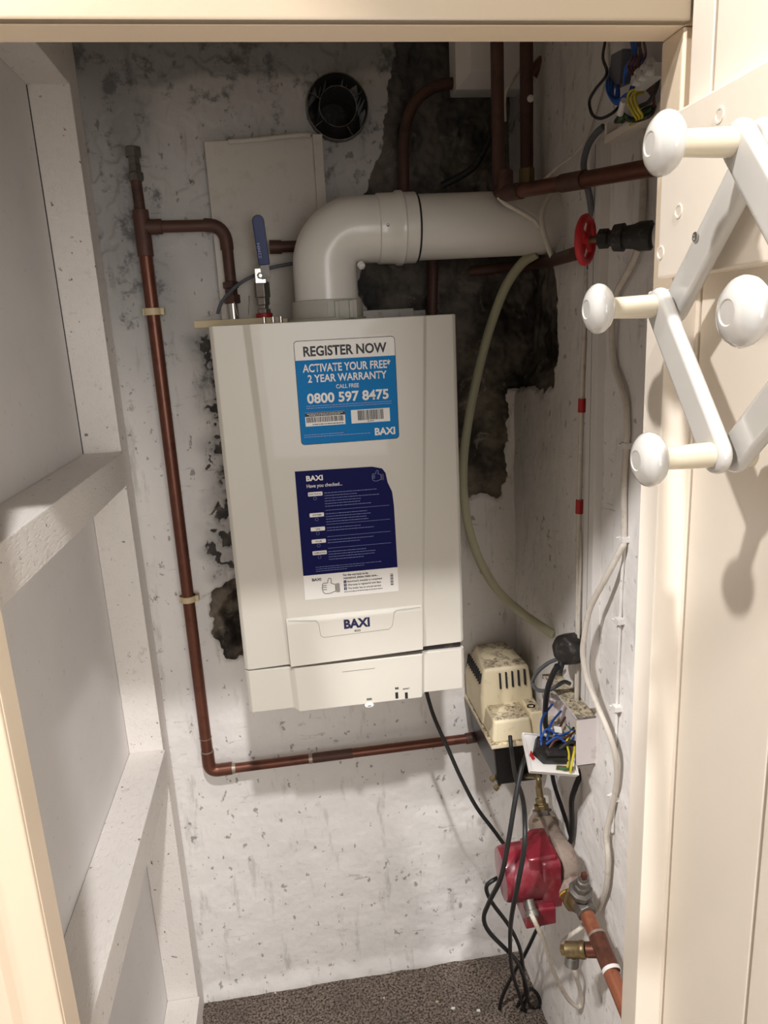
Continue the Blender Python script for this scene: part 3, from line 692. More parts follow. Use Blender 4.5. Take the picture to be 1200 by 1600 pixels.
# foam strip, wires on the boiler top
s0, s1 = P(305, 500, y=.19), P(449, 493, y=.19)
tag(mk('packing_strip', MB().box(s0.x, s1.x-.015, .16, .20, BZ1+.0005, BZ1+.013).box(s1.x-.016, s1.x, .163, .198, BZ1+.0005, BZ1+.010), 'beige', bev=.0015), 'beige foam strip lying across top left of boiler', 'foam strip')
tag(mk('sensor_cable', MB().tube([(P(340, 490, y=.215)), P(348, 470, y=.225), P(372, 445, y=.25), P(398, 430, y=.262), P(425, 418, y=.272), P(462, 411, y=.275)], .0032, 10), 'grey_cable'), 'thin grey cable curving across behind the blue lever valve', 'cable')
for a in ((372, 490, 366, 472), (388, 488, 389, 462)):
    tag(mk('wire_stub', MB().tube([P(a[0], a[1]+4, y=.22), P(a[2], a[3], y=.22)], .0012, 6), 'steel'), 'short bright wire end poking up by the foam strip', 'wire', 'wire ends on the boiler top')
tag(mk('copper_stub_pipe', MB().cyl(P(425, 386, y=.28), P(520, 383, y=.28), .0105).cyl(P(421, 386, y=.28), P(440, 386, y=.28), .0125), 'copper_dark'), 'dark copper pipe running level behind the flue elbow', 'pipe')
tag(mk('gas_pipe', MB().tube([(-.022, .315, 1.60), (-.018, .317, 1.3), (-.012, .318, 1.0)], .0035, 10), 'white_cable'), 'thin painted pipe running down wall at boiler left edge', 'pipe')

# ------------------------------------------------------------------ pipes in the dark recess behind the flue
yb_ = .285
tag(mk('bent_pipe', MB().tube([P(632, 330, y=yb_), P(631, 280, y=yb_), P(632, 210, y=yb_), P(645, 165, y=yb_), P(668, 142, y=yb_), P(695, 132, y=yb_), P(735, 128, y=yb_+.02)], .0105, 16), 'copper_dark'), 'brown copper pipe bending sideways above the flue in recess', 'pipe')
tag(mk('old_cable', MB().tube([P(690, 290, y=.30), P(720, 275, y=.29), P(745, 255, y=.28), P(770, 205, y=.27), P(785, 160, y=.26)], .0065, 10), 'dust_black'), 'dusty dark cable sagging above the flue in recess', 'cable')
vp = thing('vertical_pipe', 'brown copper pipe dropping from ceiling onto the flue top', 'pipe', (P(780, 250, y=.10).x, .10, FZ+.06))
p0 = P(779, 292, y=.10); mk('tube', MB().cyl((p0.x, .10, 2.30), p0, .0108), 'copper_dark', vp)
a_ = P(790, 302, y=.045); b_ = P(1035, 259, x=.575)
tp = thing('sloping_pipe', 'brown copper pipe running from flue top along right wall', 'pipe', (a_+b_)/2)
mk('tube', MB().cyl(a_, b_, .0108, 20), 'copper', tp)
d = (b_-a_).normalized()
mk('coupling', MB().cyl(a_+d*.16, a_+d*.215, .0125, 20), 'copper_dark', tp)
mk('end_tee', MB().cyl(a_-d*.012, a_+d*.05, .0128, 20).cyl(a_, a_+V((.002, .006, .034)), .0125, 20), 'copper_dark', tp, bev=.001)
mk('elbow', MB().tube([p0, p0+V((0, -.002, -.012)), a_+V((0, .012, .006)), a_], .0122, 16), 'copper_dark', vp)
p1 = P(823, 285, y=.16)
sp2 = thing('vertical_pipe', 'darker vertical pipe standing just behind the first', 'pipe', (p1.x, .16, p1.z))
mk('tube', MB().cyl((p1.x, .16, 2.30), p1, .0115), 'copper_dark', sp2)
mk('white_cap', MB().sphere(P(829, 154, y=.14), .006, 14, 8), 'white', sp2)
mk('fitting', MB().lathe(p1, (0, 0, 1), [(-.02, .010), (0, .0145), (.022, .0145), (.024, .012)], 8), 'brass', sp2)
tag(mk('slanting_pipe', MB().cyl(P(838, 112, y=.20), P(905, 45, y=.12), .0155, 20), 'copper'), 'fat reddish copper pipe slanting up at ceiling above flue', 'pipe')
tag(mk('riser_pipe', MB().cyl(P(677, 405, y=.30), P(675, 500, y=.30), .0105), 'copper_dark'), 'short vertical copper pipe below the flue behind boiler corner', 'pipe')
tag(mk('level_pipe', MB().tube([P(735, 424, y=.28), P(790, 418, y=.25), P(850, 410, y=.12), P(900, 396, x=.55)], .0100, 14), 'copper_dark'), 'dark copper pipe passing under the flue to red wheel', 'pipe')
# white box at the ceiling
b0, b1 = P(716, 65, y=.26), P(738, 131, y=.25)
xa, xb = b1.x-.028, .60; z0 = b1.z-.006
cbx = MB()
cbx.loft([[(xa, .31, z0), (xb, .31, z0), (xb, .31, 2.29), (xa, .31, 2.29)], [(xa, .262, z0), (xb, .262, z0), (xb, .262, 2.29), (xa, .262, 2.29)], [(xa+.022, .238, z0+.024), (xb, .238, z0+.024), (xb, .238, 2.29), (xa+.022, .238, 2.29)]])
tag(mk('control_box', cbx, 'white', bev=.002), 'white plastic box with sloped edges high on back wall', 'box')
tag(mk('flex_lead', MB().tube([P(815, 65, y=.2), P(816, 100, y=.19), P(800, 128, y=.18), P(789, 150, y=.18), P(789, 190, y=.19)], .003, 8), 'white_cable'), 'thin white lead hanging from white box between vertical pipes', 'cable')
# Y shaped white sensor leads by the flue end
tag(mk('white_lead', MB().tube([P(779, 308, y=.05), P(790, 318, y=.045), P(810, 329, y=.045), P(835, 345, y=.045), P(848, 362, y=.045)], .0038, 10), 'white_cable'), 'thin white lead drooping left from flue end to the join', 'cable')
tag(mk('white_lead', MB().tube([P(862, 300, y=.06), P(851, 318, y=.05), P(846, 340, y=.04), P(850, 365, y=.036), P(859, 392, y=.04), P(867, 410, y=.05)], .0046, 10), 'white_cable'), 'thicker white lead looping down in front of flue end', 'cable')

# ------------------------------------------------------------------ red wheel gate valve
wc = P(915, 375, x=.516); we = P(1030, 367, x=.585); ax = (we-wc); LA = ax.length; ax.normalize()
gv = thing('gate_valve', 'gate valve with red handwheel on right wall pipe', 'valve', wc)
wh = MB().ring(wc, ax, .0275, .0052, 40, 10).cyl(wc-ax*.006, wc+ax*.006, .009, 20)
u = ax.orthogonal().normalized(); w_ = ax.cross(u)
for k in range(4):
    a = math.pi/2*k+.4; e = u*math.cos(a)+w_*math.sin(a); wh.cyl(wc+e*.006, wc+e*.026, .0034, 10)
hw = mk('handwheel', wh, 'red', gv, bev=0)
mk('spindle_nut', MB().lathe(wc-ax*.009, ax, [(0, .003), (.003, .005), (.010, .005)], 6), 'brass', hw)
mk('spindle', MB().cyl(wc, wc+ax*.03, .0045), 'brass', gv)
mk('bonnet', MB().lathe(wc+ax*.016, ax, [(0, .007), (.002, .0125), (.014, .0125), (.016, .010), (.024, .010)], 6), 'dust_black', gv, bev=.0006)
mk('body', MB().lathe(wc+ax*.036, ax, [(0, .010), (.002, .0165), (.014, .0175), (.016, .014), (.026, .015), (.034, .018), (.048, .018), (.050, .013), (.056, .013)], 20), 'dust_black', gv)
mk('outlet_pipe', MB().cyl(wc+ax*.085, we, .0105), 'copper', gv)
mk('lime_ring', MB().ring(wc+ax*.090, ax, .0125, .0022, 24, 8), 'white', gv)
mk('inlet_pipe', MB().cyl(wc+ax*.045, wc+ax*.045+V((.02, .05, .004)), .0105), 'copper_dark', gv)

# ------------------------------------------------------------------ open wiring box on the right wall
wb = thing('wiring_box', 'open wiring box crammed with coloured wires under header', 'junction box', (.56, -.25, 1.86))
l0, l1 = P(945, 217, x=.572), P(1034, 178, x=.572)
ye, zl = -.42, l0.z
mk('back_plate', MB().box(.588, .600, ye, l0.y, zl, zl+.26), 'pink', wb)
mk('bottom_lip', MB().box(.572, .600, ye, l0.y+.002, zl-.006, zl+.004), 'cream', wb, bev=.001)
mk('end_lip', MB().box(.572, .600, l0.y-.004, l0.y+.002, zl, zl+.018), 'cream', wb, bev=.001)
def W(px, py, x=.56): return P(px, py, x=x)
mk('connector_body', MB().obox(W(970, 108, .565), (.008, 0, 0), (0, .016, .002), (0, -.003, .019)), 'grey_cable', wb, bev=.002)
for i in range(8):
    o = i*2.6; rnd = random.Random(i)
    mk('blue_wire', MB().tube([W(952+o*.7, 112+rnd.uniform(-8, 8), .57), W(947+o*1.2+rnd.uniform(-2, 2), 128+o*.9, .55+i*.001), W(950+o*.9, 146+o*.7, .546+i*.0014), W(965+o*.6, 163-o*.8, .55), W(985+o, 140-o*.4, .558), W(985+rnd.uniform(-5, 25), 85, .57)], .0014, 8), 'wblue', wb)
for i in range(5):
    rnd = random.Random(40+i); o = i*5
    mk('brown_wire', MB().tube([W(985+o, 60, .57), W(990+o+rnd.uniform(-6, 6), 85, .552), W(982+o, 105, .55), W(1000+o, 130, .556), W(1022, 150+o, .57)], .0015, 8), 'wbrown', wb)
for i in range(4):
    mk('blue_wire', MB().tube([W(984+i*3, 55, .565), W(988+i*2, 80, .553), W(984-i*2, 104, .552), W(975, 120+i*4, .556)], .0014, 8), 'wblue', wb)
mk('black_loop_wire', MB().tube([W(946, 62, .575), W(942, 90, .56), W(948, 115, .55), W(930, 140, .545), W(921, 158, .545), W(925, 178, .545), W(938, 185, .545), W(955, 178, .55), W(968, 166, .56)], .0020, 8), 'rubber', wb)
mk('white_sleeve', MB().cyl(W(975, 157, .548), W(969, 178, .552), .0042, 12), 'white', wb)
for i in range(3):
    mk('earth_wire', MB().tube([W(1006, 138+i*3, .56), W(986+i*4, 142+i*3, .55), W(981+i*6, 156+i, .548), W(988+i*5, 175-i*2, .55), W(995+i*4, 188-i*2, .56), W(983, 196, .575)], .0016, 8), 'wyellow', wb)
for i in range(3):
    mk('green_wire', MB().tube([W(962+i*5, 190, .575), W(972+i*4, 178+i*3, .56), W(985+i*4, 188, .56), W(1006+i*5, 172+i*4, .565), W(1022, 166, .57)], .0026, 8), ('rubber', 'wgreen', 'dust_black')[i], wb)
mk('grey_wire', MB().tube([W(1000, 166, .56), W(1015, 158, .552), W(1026, 135, .555), W(1030, 110, .56)], .0026, 8), 'rubber', wb)
tb = MB()
a_, b_ = W(1000, 132, .548), W(1030, 108, .548); d = (b_-a_)
tb.obox((a_+b_)/2, (.006, 0, 0), d*.5, V((0, -d.z, d.y)).normalized()*.007)
for k in range(3):
    c = a_+d*(k+.5)/3
    tb.cyl(c, c+V((-.013, 0, .002)), .0055, 14); tb.cyl(c+V((0, .002, .004)), c+V((-.003, .008, .014)), .0048, 14)
mk('terminal_block', tb, 'nylon', wb)
tag(mk('grey_cable', MB().tube([P(943, 198, x=.575), P(930, 210, x=.57), P(918, 230, x=.57), P(912, 258, x=.57), P(917, 288, x=.572), P(923, 320, x=.58), P(926, 360, x=.59), P(921, 420, x=.592)], .0048, 10), 'grey_cable'), 'dark grey cable curving down from open wiring box', 'cable')

# vertical trunking, cables and clips on the right wall
tr = thing('cable_trunking', 'narrow white trunking running down right wall to socket box', 'trunking', (.59, -.045, .93))
yA, yB2 = P(919, 420, x=.585).y, P(936, 420, x=.585).y
zt2, zb3 = P(930, 225, x=.59).z, P(908, 1086, x=.59).z
mk('cover', MB().box(.5845, .601, yB2, yA, zb3, zt2), 'white', tr, bev=.0015)
mk('seam', MB().box(.5842, .5850, (yA+yB2)/2-.001, (yA+yB2)/2+.0005, zb3+.004, zt2-.004), 'greyline', tr)
tc_ = thing('taped_cable', 'thin white cable with two red tape bands beside trunking', 'cable', P(903, 1088, x=.588))
mk('sheath', MB().tube([P(917, 415, x=.590), P(915, 480, x=.588), P(909, 633, x=.585), P(905, 792, x=.585), P(903, 930, x=.588), P(901, 1095, x=.588)], .0042, 10), 'white_cable', tc_)
mk('sheath', MB().tube([P(905, 800, x=.59), P(908, 860, x=.585), P(905, 960, x=.585), P(902, 1090, x=.588)], .0026, 8), 'white_cable', tc_)
for py, px in ((633, 909), (791, 905)):
    a_, b_ = P(px+.6, py-10, x=.585), P(px-.2, py+11, x=.585); mk('tape_band', MB().cyl(a_, b_, .0062, 14), 'redtape', tc_)
def wallpath(l): return [P(a, b, x=c) for a, b, c in l]
wpts = [(1006, 200, .594), (1004, 330, .594), (994, 397, .59), (962, 462, .59), (956, 516, .59), (960, 570, .592), (977, 625, .592), (980, 670, .593), (979, 696, .594), (975, 756, .594), (975, 842, .594), (970, 858, .588), (949, 899, .575), (922, 951, .565), (912, 1000, .56), (911, 1028, .56), (918, 1064, .562), (933, 1102, .566), (950, 1142, .572), (961, 1177, .58), (964, 1212, .588), (960, 1245, .592), (950, 1288, .59), (947, 1308, .588), (950, 1340, .588), (947, 1387, .59), (935, 1422, .592)]
tag(mk('white_cable', MB().tube(wallpath(wpts), .0046, 10), 'white_cable'), 'white cable snaking down right wall with clips to pump', 'cable')
tag(mk('painted_cable', MB().tube(wallpath([(977, 845, .597), (972, 900, .597), (969, 970, .597), (964, 1105, .597), (960, 1240, .597), (957, 1300, .598)]), .0026, 8), 'wall_side'), 'thin painted-over cable running straight down right wall', 'cable')
for px, py, lab in ((979, 696, 'white cable clip highest on right wall, left of bottom peg'), (975, 842, 'white cable clip where the cable leaves right wall'), (968, 970, 'white cable clip on painted cable above socket box level'), (964, 1106, 'white cable clip on painted cable level with the socket box'), (960, 1246, 'white cable clip low on right wall below the socket box')):
    c = P(px, py, x=.595); k = MB().obox(c, (.006, 0, 0), (0, .0072, 0), (0, 0, .0045)).cyl(c+V((.002, .006, 0)), c+V((-.010, .006, .001)), .002, 8)
    tag(mk('cable_clip', k, 'white', bev=.001), lab, 'cable clip', 'cable clips on the right wall')
tag(mk('loose_cable', MB().tube([P(842, 287, x=.55), P(870, 262, x=.58), P(912, 222, x=.592), P(945, 120, x=.595), P(949, 66, x=.595)], .0022, 8), 'white_cable'), 'thin white cable rising across right wall above sloping pipe', 'cable')

# ------------------------------------------------------------------ clear hose
hp = [(838, 396, .105), (815, 412, .12), (790, 448, .14), (768, 505, .17), (750, 570, .19), (733, 650, .20), (724, 730, .205), (728, 800, .205), (745, 865, .20), (772, 915, .18), (800, 945, .16), (830, 968, .13), (866, 992, .09)]
tag(mk('condensate_hose', MB().tube([P(a, b, y=c) for a, b, c in hp], .0088, 16), 'hose'), 'clear yellowish hose drooping right of boiler from flue', 'hose')
# black plug
pc = P(880, 1018, x=.56)
pl = thing('black_plug', 'round black plug on wall above the socket box', 'plug', pc+V((.03, 0, 0)))
mk('body', MB().lathe(pc+V((.030, .01, 0)), (-1, -.45, .15), [(0, .029), (.018, .030), (.034, .028), (.040, .024), (.042, 0)], 8), 'dust_black', pl, bev=.004)
mk('cord_grip', MB().cyl(pc+V((-.004, -.004, -.016)), pc+V((-.012, -.01, -.036)), .0062, 14), 'rubber', pl)

# ------------------------------------------------------------------ cream covered unit
UX0, UX1, UY0, UY1 = .474, .590, .10, .315
un = thing('condensate_pump', 'dusty cream vented cover on a black tank beside boiler', 'pump', (.53, .2, .655))
zrim = .757
mk('tank', MB().loft([[(UX0+.012, UY0+.012, .655), (UX1-.004, UY0+.012, .655), (UX1-.004, UY1-.01, .655), (UX0+.012, UY1-.01, .655)], [(UX0+.002, UY0+.004, zrim), (UX1+.002, UY0+.004, zrim), (UX1+.002, UY1, zrim), (UX0+.002, UY1, zrim)]]), 'black', un, bev=.006)
mk('rim', MB().box(UX0-.004, UX1+.004, UY0-.004, UY1+.004, zrim-.004, zrim+.006), 'creamcover', un, bev=.002)
def taper(x0, x1, y0, y1, z0, z1, t): return [[(x0, y0, z0), (x1, y0, z0), (x1, y1, z0), (x0, y1, z0)], [(x0+t, y0+t, z1), (x1-t, y0+t, z1), (x1-t, y1-t, z1), (x0+t, y1-t, z1)]]
yh = .17
stp = mk('front_step', MB().loft(taper(UX0, UX1-.028, UY0, yh+.03, zrim+.004, .812, .005)), 'creamcover', un, bev=.008, segs=3)
mk('corner_step', MB().loft(taper(UX1-.034, UX1+.002, UY0+.012, yh+.03, zrim+.004, .816, .004)), 'creamcover', un, bev=.006, segs=3)
hz = .893
hm = mk('hump', MB().loft([[(UX0-.002, yh-.002, zrim+.004), (UX1, yh-.002, zrim+.004), (UX1, UY1, zrim+.004), (UX0-.002, UY1, zrim+.004)],
   [(UX0-.004, yh, .83), (UX1-.004, yh, .83), (UX1-.002, UY1, .83), (UX0-.004, UY1, .83)],
   [(UX0+.004, yh+.010, hz), (UX1-.010, yh+.010, hz), (UX1-.022, UY1-.012, hz+.002), (UX0+.022, UY1-.012, hz+.002)]]), 'creamcover', un, bev=.010, segs=3)
for k in range(5):
    p_ = P(781.5+9.6*k, 1064-1.6*k, y=yh+.0035); q_ = V((p_.x, p_.y, p_.z))
    mk('vent_slot', MB().obox(q_+V((0, .0005, 0)), (.0017, 0, 0), (0, .0035, -.0004), (0, .003, .0165)), 'ink', hm)
for k in range(9):
    y_ = yh+.02+k*.0125; mk('side_vent', MB().obox((UX0+.0005, y_, .866), (.0025, 0, .0003), (0, .0024, 0), (.0012, 0, .011)), 'ink', hm)
mk('inlet_boss', MB().lathe(V((UX0+.096, yh-.03, .812)), (0, 0, 1), [(0, .009), (.004, .009), (.004, .005), (.001, .005), (.001, 0)], 18), 'dust_black', un)
mk('rubber_boot', MB().lathe((xr_-.006, PYp-.01, zr_), (1, -.3, 0), [(0, .014), (.02, .0155), (.03, .015)], 16), 'rubber', un)
for px, py in ((769, 1219), (775, 1233)):
    c = P(px, py, y=UY0+.02); mk('brass_screw', MB().lathe(c+V((.012, .008, .006)), (-.8, -.4, -.35), [(0, .0035), (.008, .0035), (.009, .0062), (.017, .0062), (.018, .004)], 8), 'brass', un)

# ------------------------------------------------------------------ socket box and its hanging front plate
sb_ = thing('socket_box', 'pale square wall box with dusty top on right wall', 'socket box', (.583, -.02, .834))
by0, by1, bz0, bz1, bx = -.112, .060, .835, .929, .564
mk('front_side', MB().box(bx, .607, by0, by0+.003, bz0, bz1), 'pink', sb_, bev=.0008)
mk('top_side', MB().box(bx, .6, by0, by1, bz1-.003, bz1), 'pink', sb_, bev=.0008)
mk('dust_patch', MB().box(bx+.001, .599, by0+.002, by1-.001, bz1-.0004, bz1+.0006), 'dust', sb_)
mk('bottom_side', MB().box(bx, .6, by0, by1, bz0, bz0+.003), 'pink', sb_, bev=.0008)
mk('far_side', MB().box(bx, .6, by1-.003, by1, bz0, bz1), 'pink', sb_, bev=.0008)
mk('back_side', MB().box(.594, .602, by0+.0025, by1-.0025, bz0, bz1), 'pink', sb_)
mk('screw_pillar', MB().box(.566, .596, by0+.003, by0+.014, bz0+.04, bz0+.056).box(.566, .596, by1-.045, by1-.03, bz1-.035, bz1-.02), 'pink', sb_, bev=.001)
pn = P(827, 1207, y=-.125); pn2 = P(903, 1213, y=-.125); pf = P(806, 1146, y=-.062)
e1 = (pn2-pn); e2 = (pf-pn); e2 = e2-e1*(e2.dot(e1)/e1.dot(e1))*.9; nn = e1.cross(e2).normalized()
if nn.z < 0: nn = -nn
fp = thing('socket_plate', 'white socket faceplate hanging face down by its wires', 'socket plate', (pn+pn2)/2)
q = [pn, pn2, pn2+e2, pn+e2]
mk('plate', MB().prism([p-nn*.004 for p in q], nn*.006), 'white', fp, bev=.002)
rim = MB()
for i in range(4):
    a_, b_ = q[i], q[(i+1) % 4]; m_ = (q[0]+q[2])/2
    rim.prism([a_+nn*.0015, b_+nn*.0015, b_+(m_-b_)*.06+nn*.0015, a_+(m_-a_)*.06+nn*.0015], nn*.004)
mk('rim', rim, 'white', fp)
def FPp(u, v, h=0.): return pn+e1*u+e2*v+nn*h
mk('terminal_housing', MB().prism([FPp(.12, .45, .003), FPp(.30, .22, .003), FPp(.80, .26, .003), FPp(.86, .62, .003), FPp(.70, .86, .003), FPp(.25, .86, .003)], nn*.013), 'dust_black', fp, bev=.0015)
mk('terminal_housing', MB().prism([FPp(.34, .30, .014), FPp(.74, .34, .014), FPp(.76, .52, .014), FPp(.32, .55, .014)], nn*.008), 'dust_black', fp, bev=.001)
mk('red_mark', MB().prism([FPp(.06, .42, .0031), FPp(.10, .30, .0031), FPp(.16, .34, .0031), FPp(.11, .55, .0031)], nn*.001), 'redtape', fp)
mk('earth_strip', MB().prism([FPp(.55, .10, .003), FPp(.90, .10, .003), FPp(.92, .20, .003), FPp(.58, .2, .003)], nn*.003), 'brass', fp)
wcol = [('wblue', .30, .70, .56, .02, .885), ('wblue', .45, .82, .57, .0, .880), ('wbrown', .50, .60, .57, -.02, .878), ('wyellow', .82, .15, .575, -.06, .890), ('rubber', .60, .75, .575, -.05, .872), ('rubber', .72, .68, .575, -.07, .868)]
for i, (m_, u_, v_, x, y, z) in enumerate(wcol):
    a_ = FPp(u_, v_, .016); b_ = V((x+.01, y, z)); mid = (a_+b_)/2+V((-.012+.004*i, -.006, .010-.003*i))
    mk({'wblue': 'blue_wire', 'wbrown': 'brown_wire', 'wyellow': 'earth_wire', 'rubber': 'black_wire'}[m_], MB().tube([FPp(u_, v_-.12, .006), a_, mid, b_], .0022 if m_ != 'rubber' else .0032, 8), m_, fp)
for i, (m_, l_) in enumerate((('wblue', [(.28, .74, .016), (.40, .95, .030), (.62, .80, .030), (.80, .90, .026), (1.0, 1.0, .03)]), ('wblue', [(.35, .60, .022), (.55, .72, .034), (.78, .62, .030), (.98, .84, .03)]),
        ('rubber', [(.62, .5, .022), (.80, .62, .034), (.98, .60, .036), (1.12, .8, .04)]), ('wbrown', [(.40, .50, .022), (.52, .66, .030), (.72, .72, .034), (.95, .9, .036)]), ('wyellow', [(.78, .14, .006), (.80, .40, .020), (.76, .66, .030), (.9, .9, .036)]), ('wgreen', [(.60, .14, .006), (.70, .10, .009), (.82, .13, .007)]))):
    mk({'wblue': 'blue_wire', 'wbrown': 'brown_wire', 'wyellow': 'earth_wire', 'rubber': 'black_wire', 'wgreen': 'green_wire'}[m_], MB().tube([FPp(*q_) for q_ in l_], .0019 if m_ != 'rubber' else .0034, 8), m_, fp)
c = P(872, 1140, x=.55)
mk('white_connector', MB().obox(c, (.006, -.004, 0), (.004, .010, -.006), (0, .003, .005)), 'white', fp, bev=.0015)
for k in range(3): mk('green_wire', MB().tube([P(885+k, 1132, x=.585), P(893, 1142+k*3, x=.578), P(884, 1148+k*3, x=.57), P(876, 1141, x=.555)], .0014, 6), ('wgreen', 'wblue', 'white')[k], fp)

# ------------------------------------------------------------------ red circulator pump and its pipework
pv = thing('circulator_pump', 'red circulator pump with scaled iron body above carpet', 'pump', (.56, -.05, .55))
vc = P(883, 1350, x=.548)              # volute centre
mf = P(781, 1366, x=.425)              # motor end
ax = (mf-vc); ML = ax.length; ax.normalize()
side = ax.cross(V((0, 0, 1))).normalized(); upv = side.cross(ax).normalized()
mk('pump_body', MB().lathe(vc-ax*.020, ax, [(0, .020), (.004, .033), (.012, .042), (.030, .046), (.036, .046), (.040, .040)], 28), 'castiron', pv)
def sqr(c, a, b, r, n=4):
    pts = []
    for sx, sz, a0 in ((1, 1, 0), (-1, 1, 90), (-1, -1, 180), (1, -1, 270)):
        for k in range(n+1):
            t = math.radians(a0+90*k/n); pts.append(c+side*(sx*(a-r)+r*math.cos(t))+upv*(sz*(b-r)+r*math.sin(t)))
    return pts
mo = mk('motor', MB().lathe(vc+ax*.030, ax, [(0, .047), (.018, .050), (ML-.052, .0495), (ML-.036, .047), (ML-.032, .045), (ML-.030, .0)], 40), 'pumpred', pv)
mk('motor_flange', MB().loft([sqr(vc+ax*.024, .050, .050, .012), sqr(vc+ax*.050, .050, .050, .012), sqr(vc+ax*.058, .047, .047, .012)]), 'pumpred', pv, bev=.002)
mk('end_plate', MB().lathe(vc+ax*(ML-.030), ax, [(0, .0445), (.0015, .0445), (.002, .012), (.0045, .012), (.0045, 0)], 32), 'steel_dull', mo)
mk('motor_block', MB().loft([sqr(vc+ax*.030+upv*.034-side*.008, .034, .024, .006), sqr(vc+ax*.078+upv*.032-side*.008, .030, .022, .006)]), 'pumpred', pv, bev=.002)
tow = side if side.y < 0 else -side
tbx = mk('terminal_box', MB().loft([sqr(vc+ax*.040-upv*.050+tow*.016, .046, .018, .005), sqr(vc+ax*(ML-.028)-upv*.050+tow*.016, .046, .020, .005)]), 'pumpred', pv, bev=.002)
gc = P(829, 1418, y=(vc+ax*.07).y-.068); gd = V((.05, -.75, -.65)).normalized()
mk('cable_gland', MB().lathe(gc-gd*.012, gd, [(0, .0095), (.016, .0095), (.017, .0115), (.026, .0115), (.028, .008), (.034, .006)], 12), 'steel_dull', tbx)
for sg in (-1, 1):
    mk('bolt', MB().cyl(vc+ax*.052+side*.040+upv*.040*sg, vc+ax*.063+side*.040+upv*.040*sg, .004, 10), 'steel_dull', pv)
# flow axis : upper flange to lower flange
fu = P(850, 1288, x=.556); fl2 = P(893, 1386, x=.545)
mk('port', MB().cyl(vc, fu, .024, 20).lathe(fu, (fu-vc), [(-.004, .030), (.006, .031), (.008, .027), (.010, .02)], 24), 'castiron', pv)
mk('port', MB().cyl(vc, fl2, .024, 20).lathe(fl2, (fl2-vc), [(-.006, .027), (.004, .030), (.012, .028)], 24), 'castiron', pv)
mk('seal', MB().lathe(fl2, (fl2-vc), [(.0125, .0265), (.0155, .0265)], 24), 'ochre', pv)

# pump valve above
uv = thing('pump_valve', 'greenish brass valve between black tank and red pump', 'valve', fu)
ut = P(842, 1232, x=.556)
d = (ut-fu).normalized(); L = (ut-fu).length
mk('body', MB().lathe(fu+d*.008, d, [(0, .026), (.006, .026), (.007, .018), (.014, .0175), (.015, .0155), (.030, .0155), (.032, .011), (.042, .011), (.043, .0075), (L-.004, .007)], 8), 'brass', uv, bev=.001)
mk('lock_nut', MB().lathe(fu+d*.020, d, [(0, .0195), (.009, .0195)], 6), 'steel_dull', uv, bev=.001)
mk('drip_tail', MB().tube([ut-d*.002, ut+V((.0, .01, .02)), V((.548, .13, .658))], .006, 10), 'brass', uv)
# lower valve + copper pipe + drain
lv = thing('gate_valve', 'brass gate valve with square spindle below red pump', 'valve', fl2)
g0 = fl2+(fl2-vc).normalized()*.014; g1 = P(912, 1416, x=.548); g2 = P(926, 1444, x=.550); g3 = P(968, 1548, x=.548)
mk('union_nut', MB().lathe(g0, g1-g0, [(0, .026), (.012, .026), (.014, .02)], 8), 'brass', lv, bev=.001)
mk('body', MB().cyl(g0, g1, .017, 20).sphere(g0+(g1-g0)*.6, .020), 'brass', lv)
bdir = (V((0.03, -.25, 1))).normalized(); bs = P(906, 1398, x=.543)-bdir*.008
mk('bonnet', MB().lathe(bs+bdir*.010, bdir, [(0, .019), (.004, .021), (.012, .021), (.014, .014), (.024, .0135), (.026, .011), (.036, .0105), (.037, .007), (.042, .007)], 8), 'steel_dull', lv, bev=.0008)
mk('spindle', MB().lathe(bs+bdir*.050, bdir, [(0, .0055), (.014, .0055), (.015, .004)], 4), 'wbrown', lv)
mk('compression_nut', MB().lathe(g1-(g2-g1)*.35, g2-g1, [(0, .0165), (.010, .0185), (.026, .0185), (.028, .0145)], 8), 'steel_dull', lv, bev=.001)
cpz = thing('return_pipe', 'copper pipe with tee leading down past door frame', 'pipe', g3)
d = (g3-g2).normalized(); L = (g3-g2).length
mk('tube', MB().cyl(g1, g3+d*.25, .0125, 24), 'copper_bright', cpz)
tz = P(937, 1478, x=.553)
mk('tee', MB().cyl(g2+(g3-g2)*.18, g2+(g3-g2)*.72, .0148, 24), 'copper', cpz, bev=.001)
joint(g2+(g3-g2)*.18, d, .0138, .004, par=cpz); joint(g2+(g3-g2)*.72, d, .0138, .006, 'white', par=cpz)
dk0 = P(930, 1484, x=.548); dk1 = P(878, 1484, x=.50)
mk('branch', MB().cyl(dk0+(dk0-dk1)*.2, dk0+(dk1-dk0)*.25, .0125, 20), 'copper', cpz, bev=.001)
dd_ = (dk1-dk0).normalized(); LL = (dk1-dk0).length
dc = thing('drain_cock', 'brass drain cock with ribbed hose tail on copper tee', 'drain valve', dk1)
mk('body', MB().lathe(dk0+dd_*LL*.28, dd_, [(0, .0125), (.003, .0145), (.008, .0145), (.010, .0135), (LL*.58, .0135), (LL*.60, .0115)], 20), 'brass', dc)
mk('square_key', MB().lathe(dk0+dd_*LL*.84, dd_, [(0, .0085), (.011, .0085)], 4), 'brass', dc, bev=.0008)
hs0 = dk0+dd_*LL*.66
prof = []
for k in range(6): prof += [(.010+k*.0035, .0105), (.012+k*.0035, .0118), (.0132+k*.0035, .0095)]
mk('hose_tail', MB().lathe(hs0, V((-.10, -.05, -1)), prof, 20), 'steel_dull', dc)

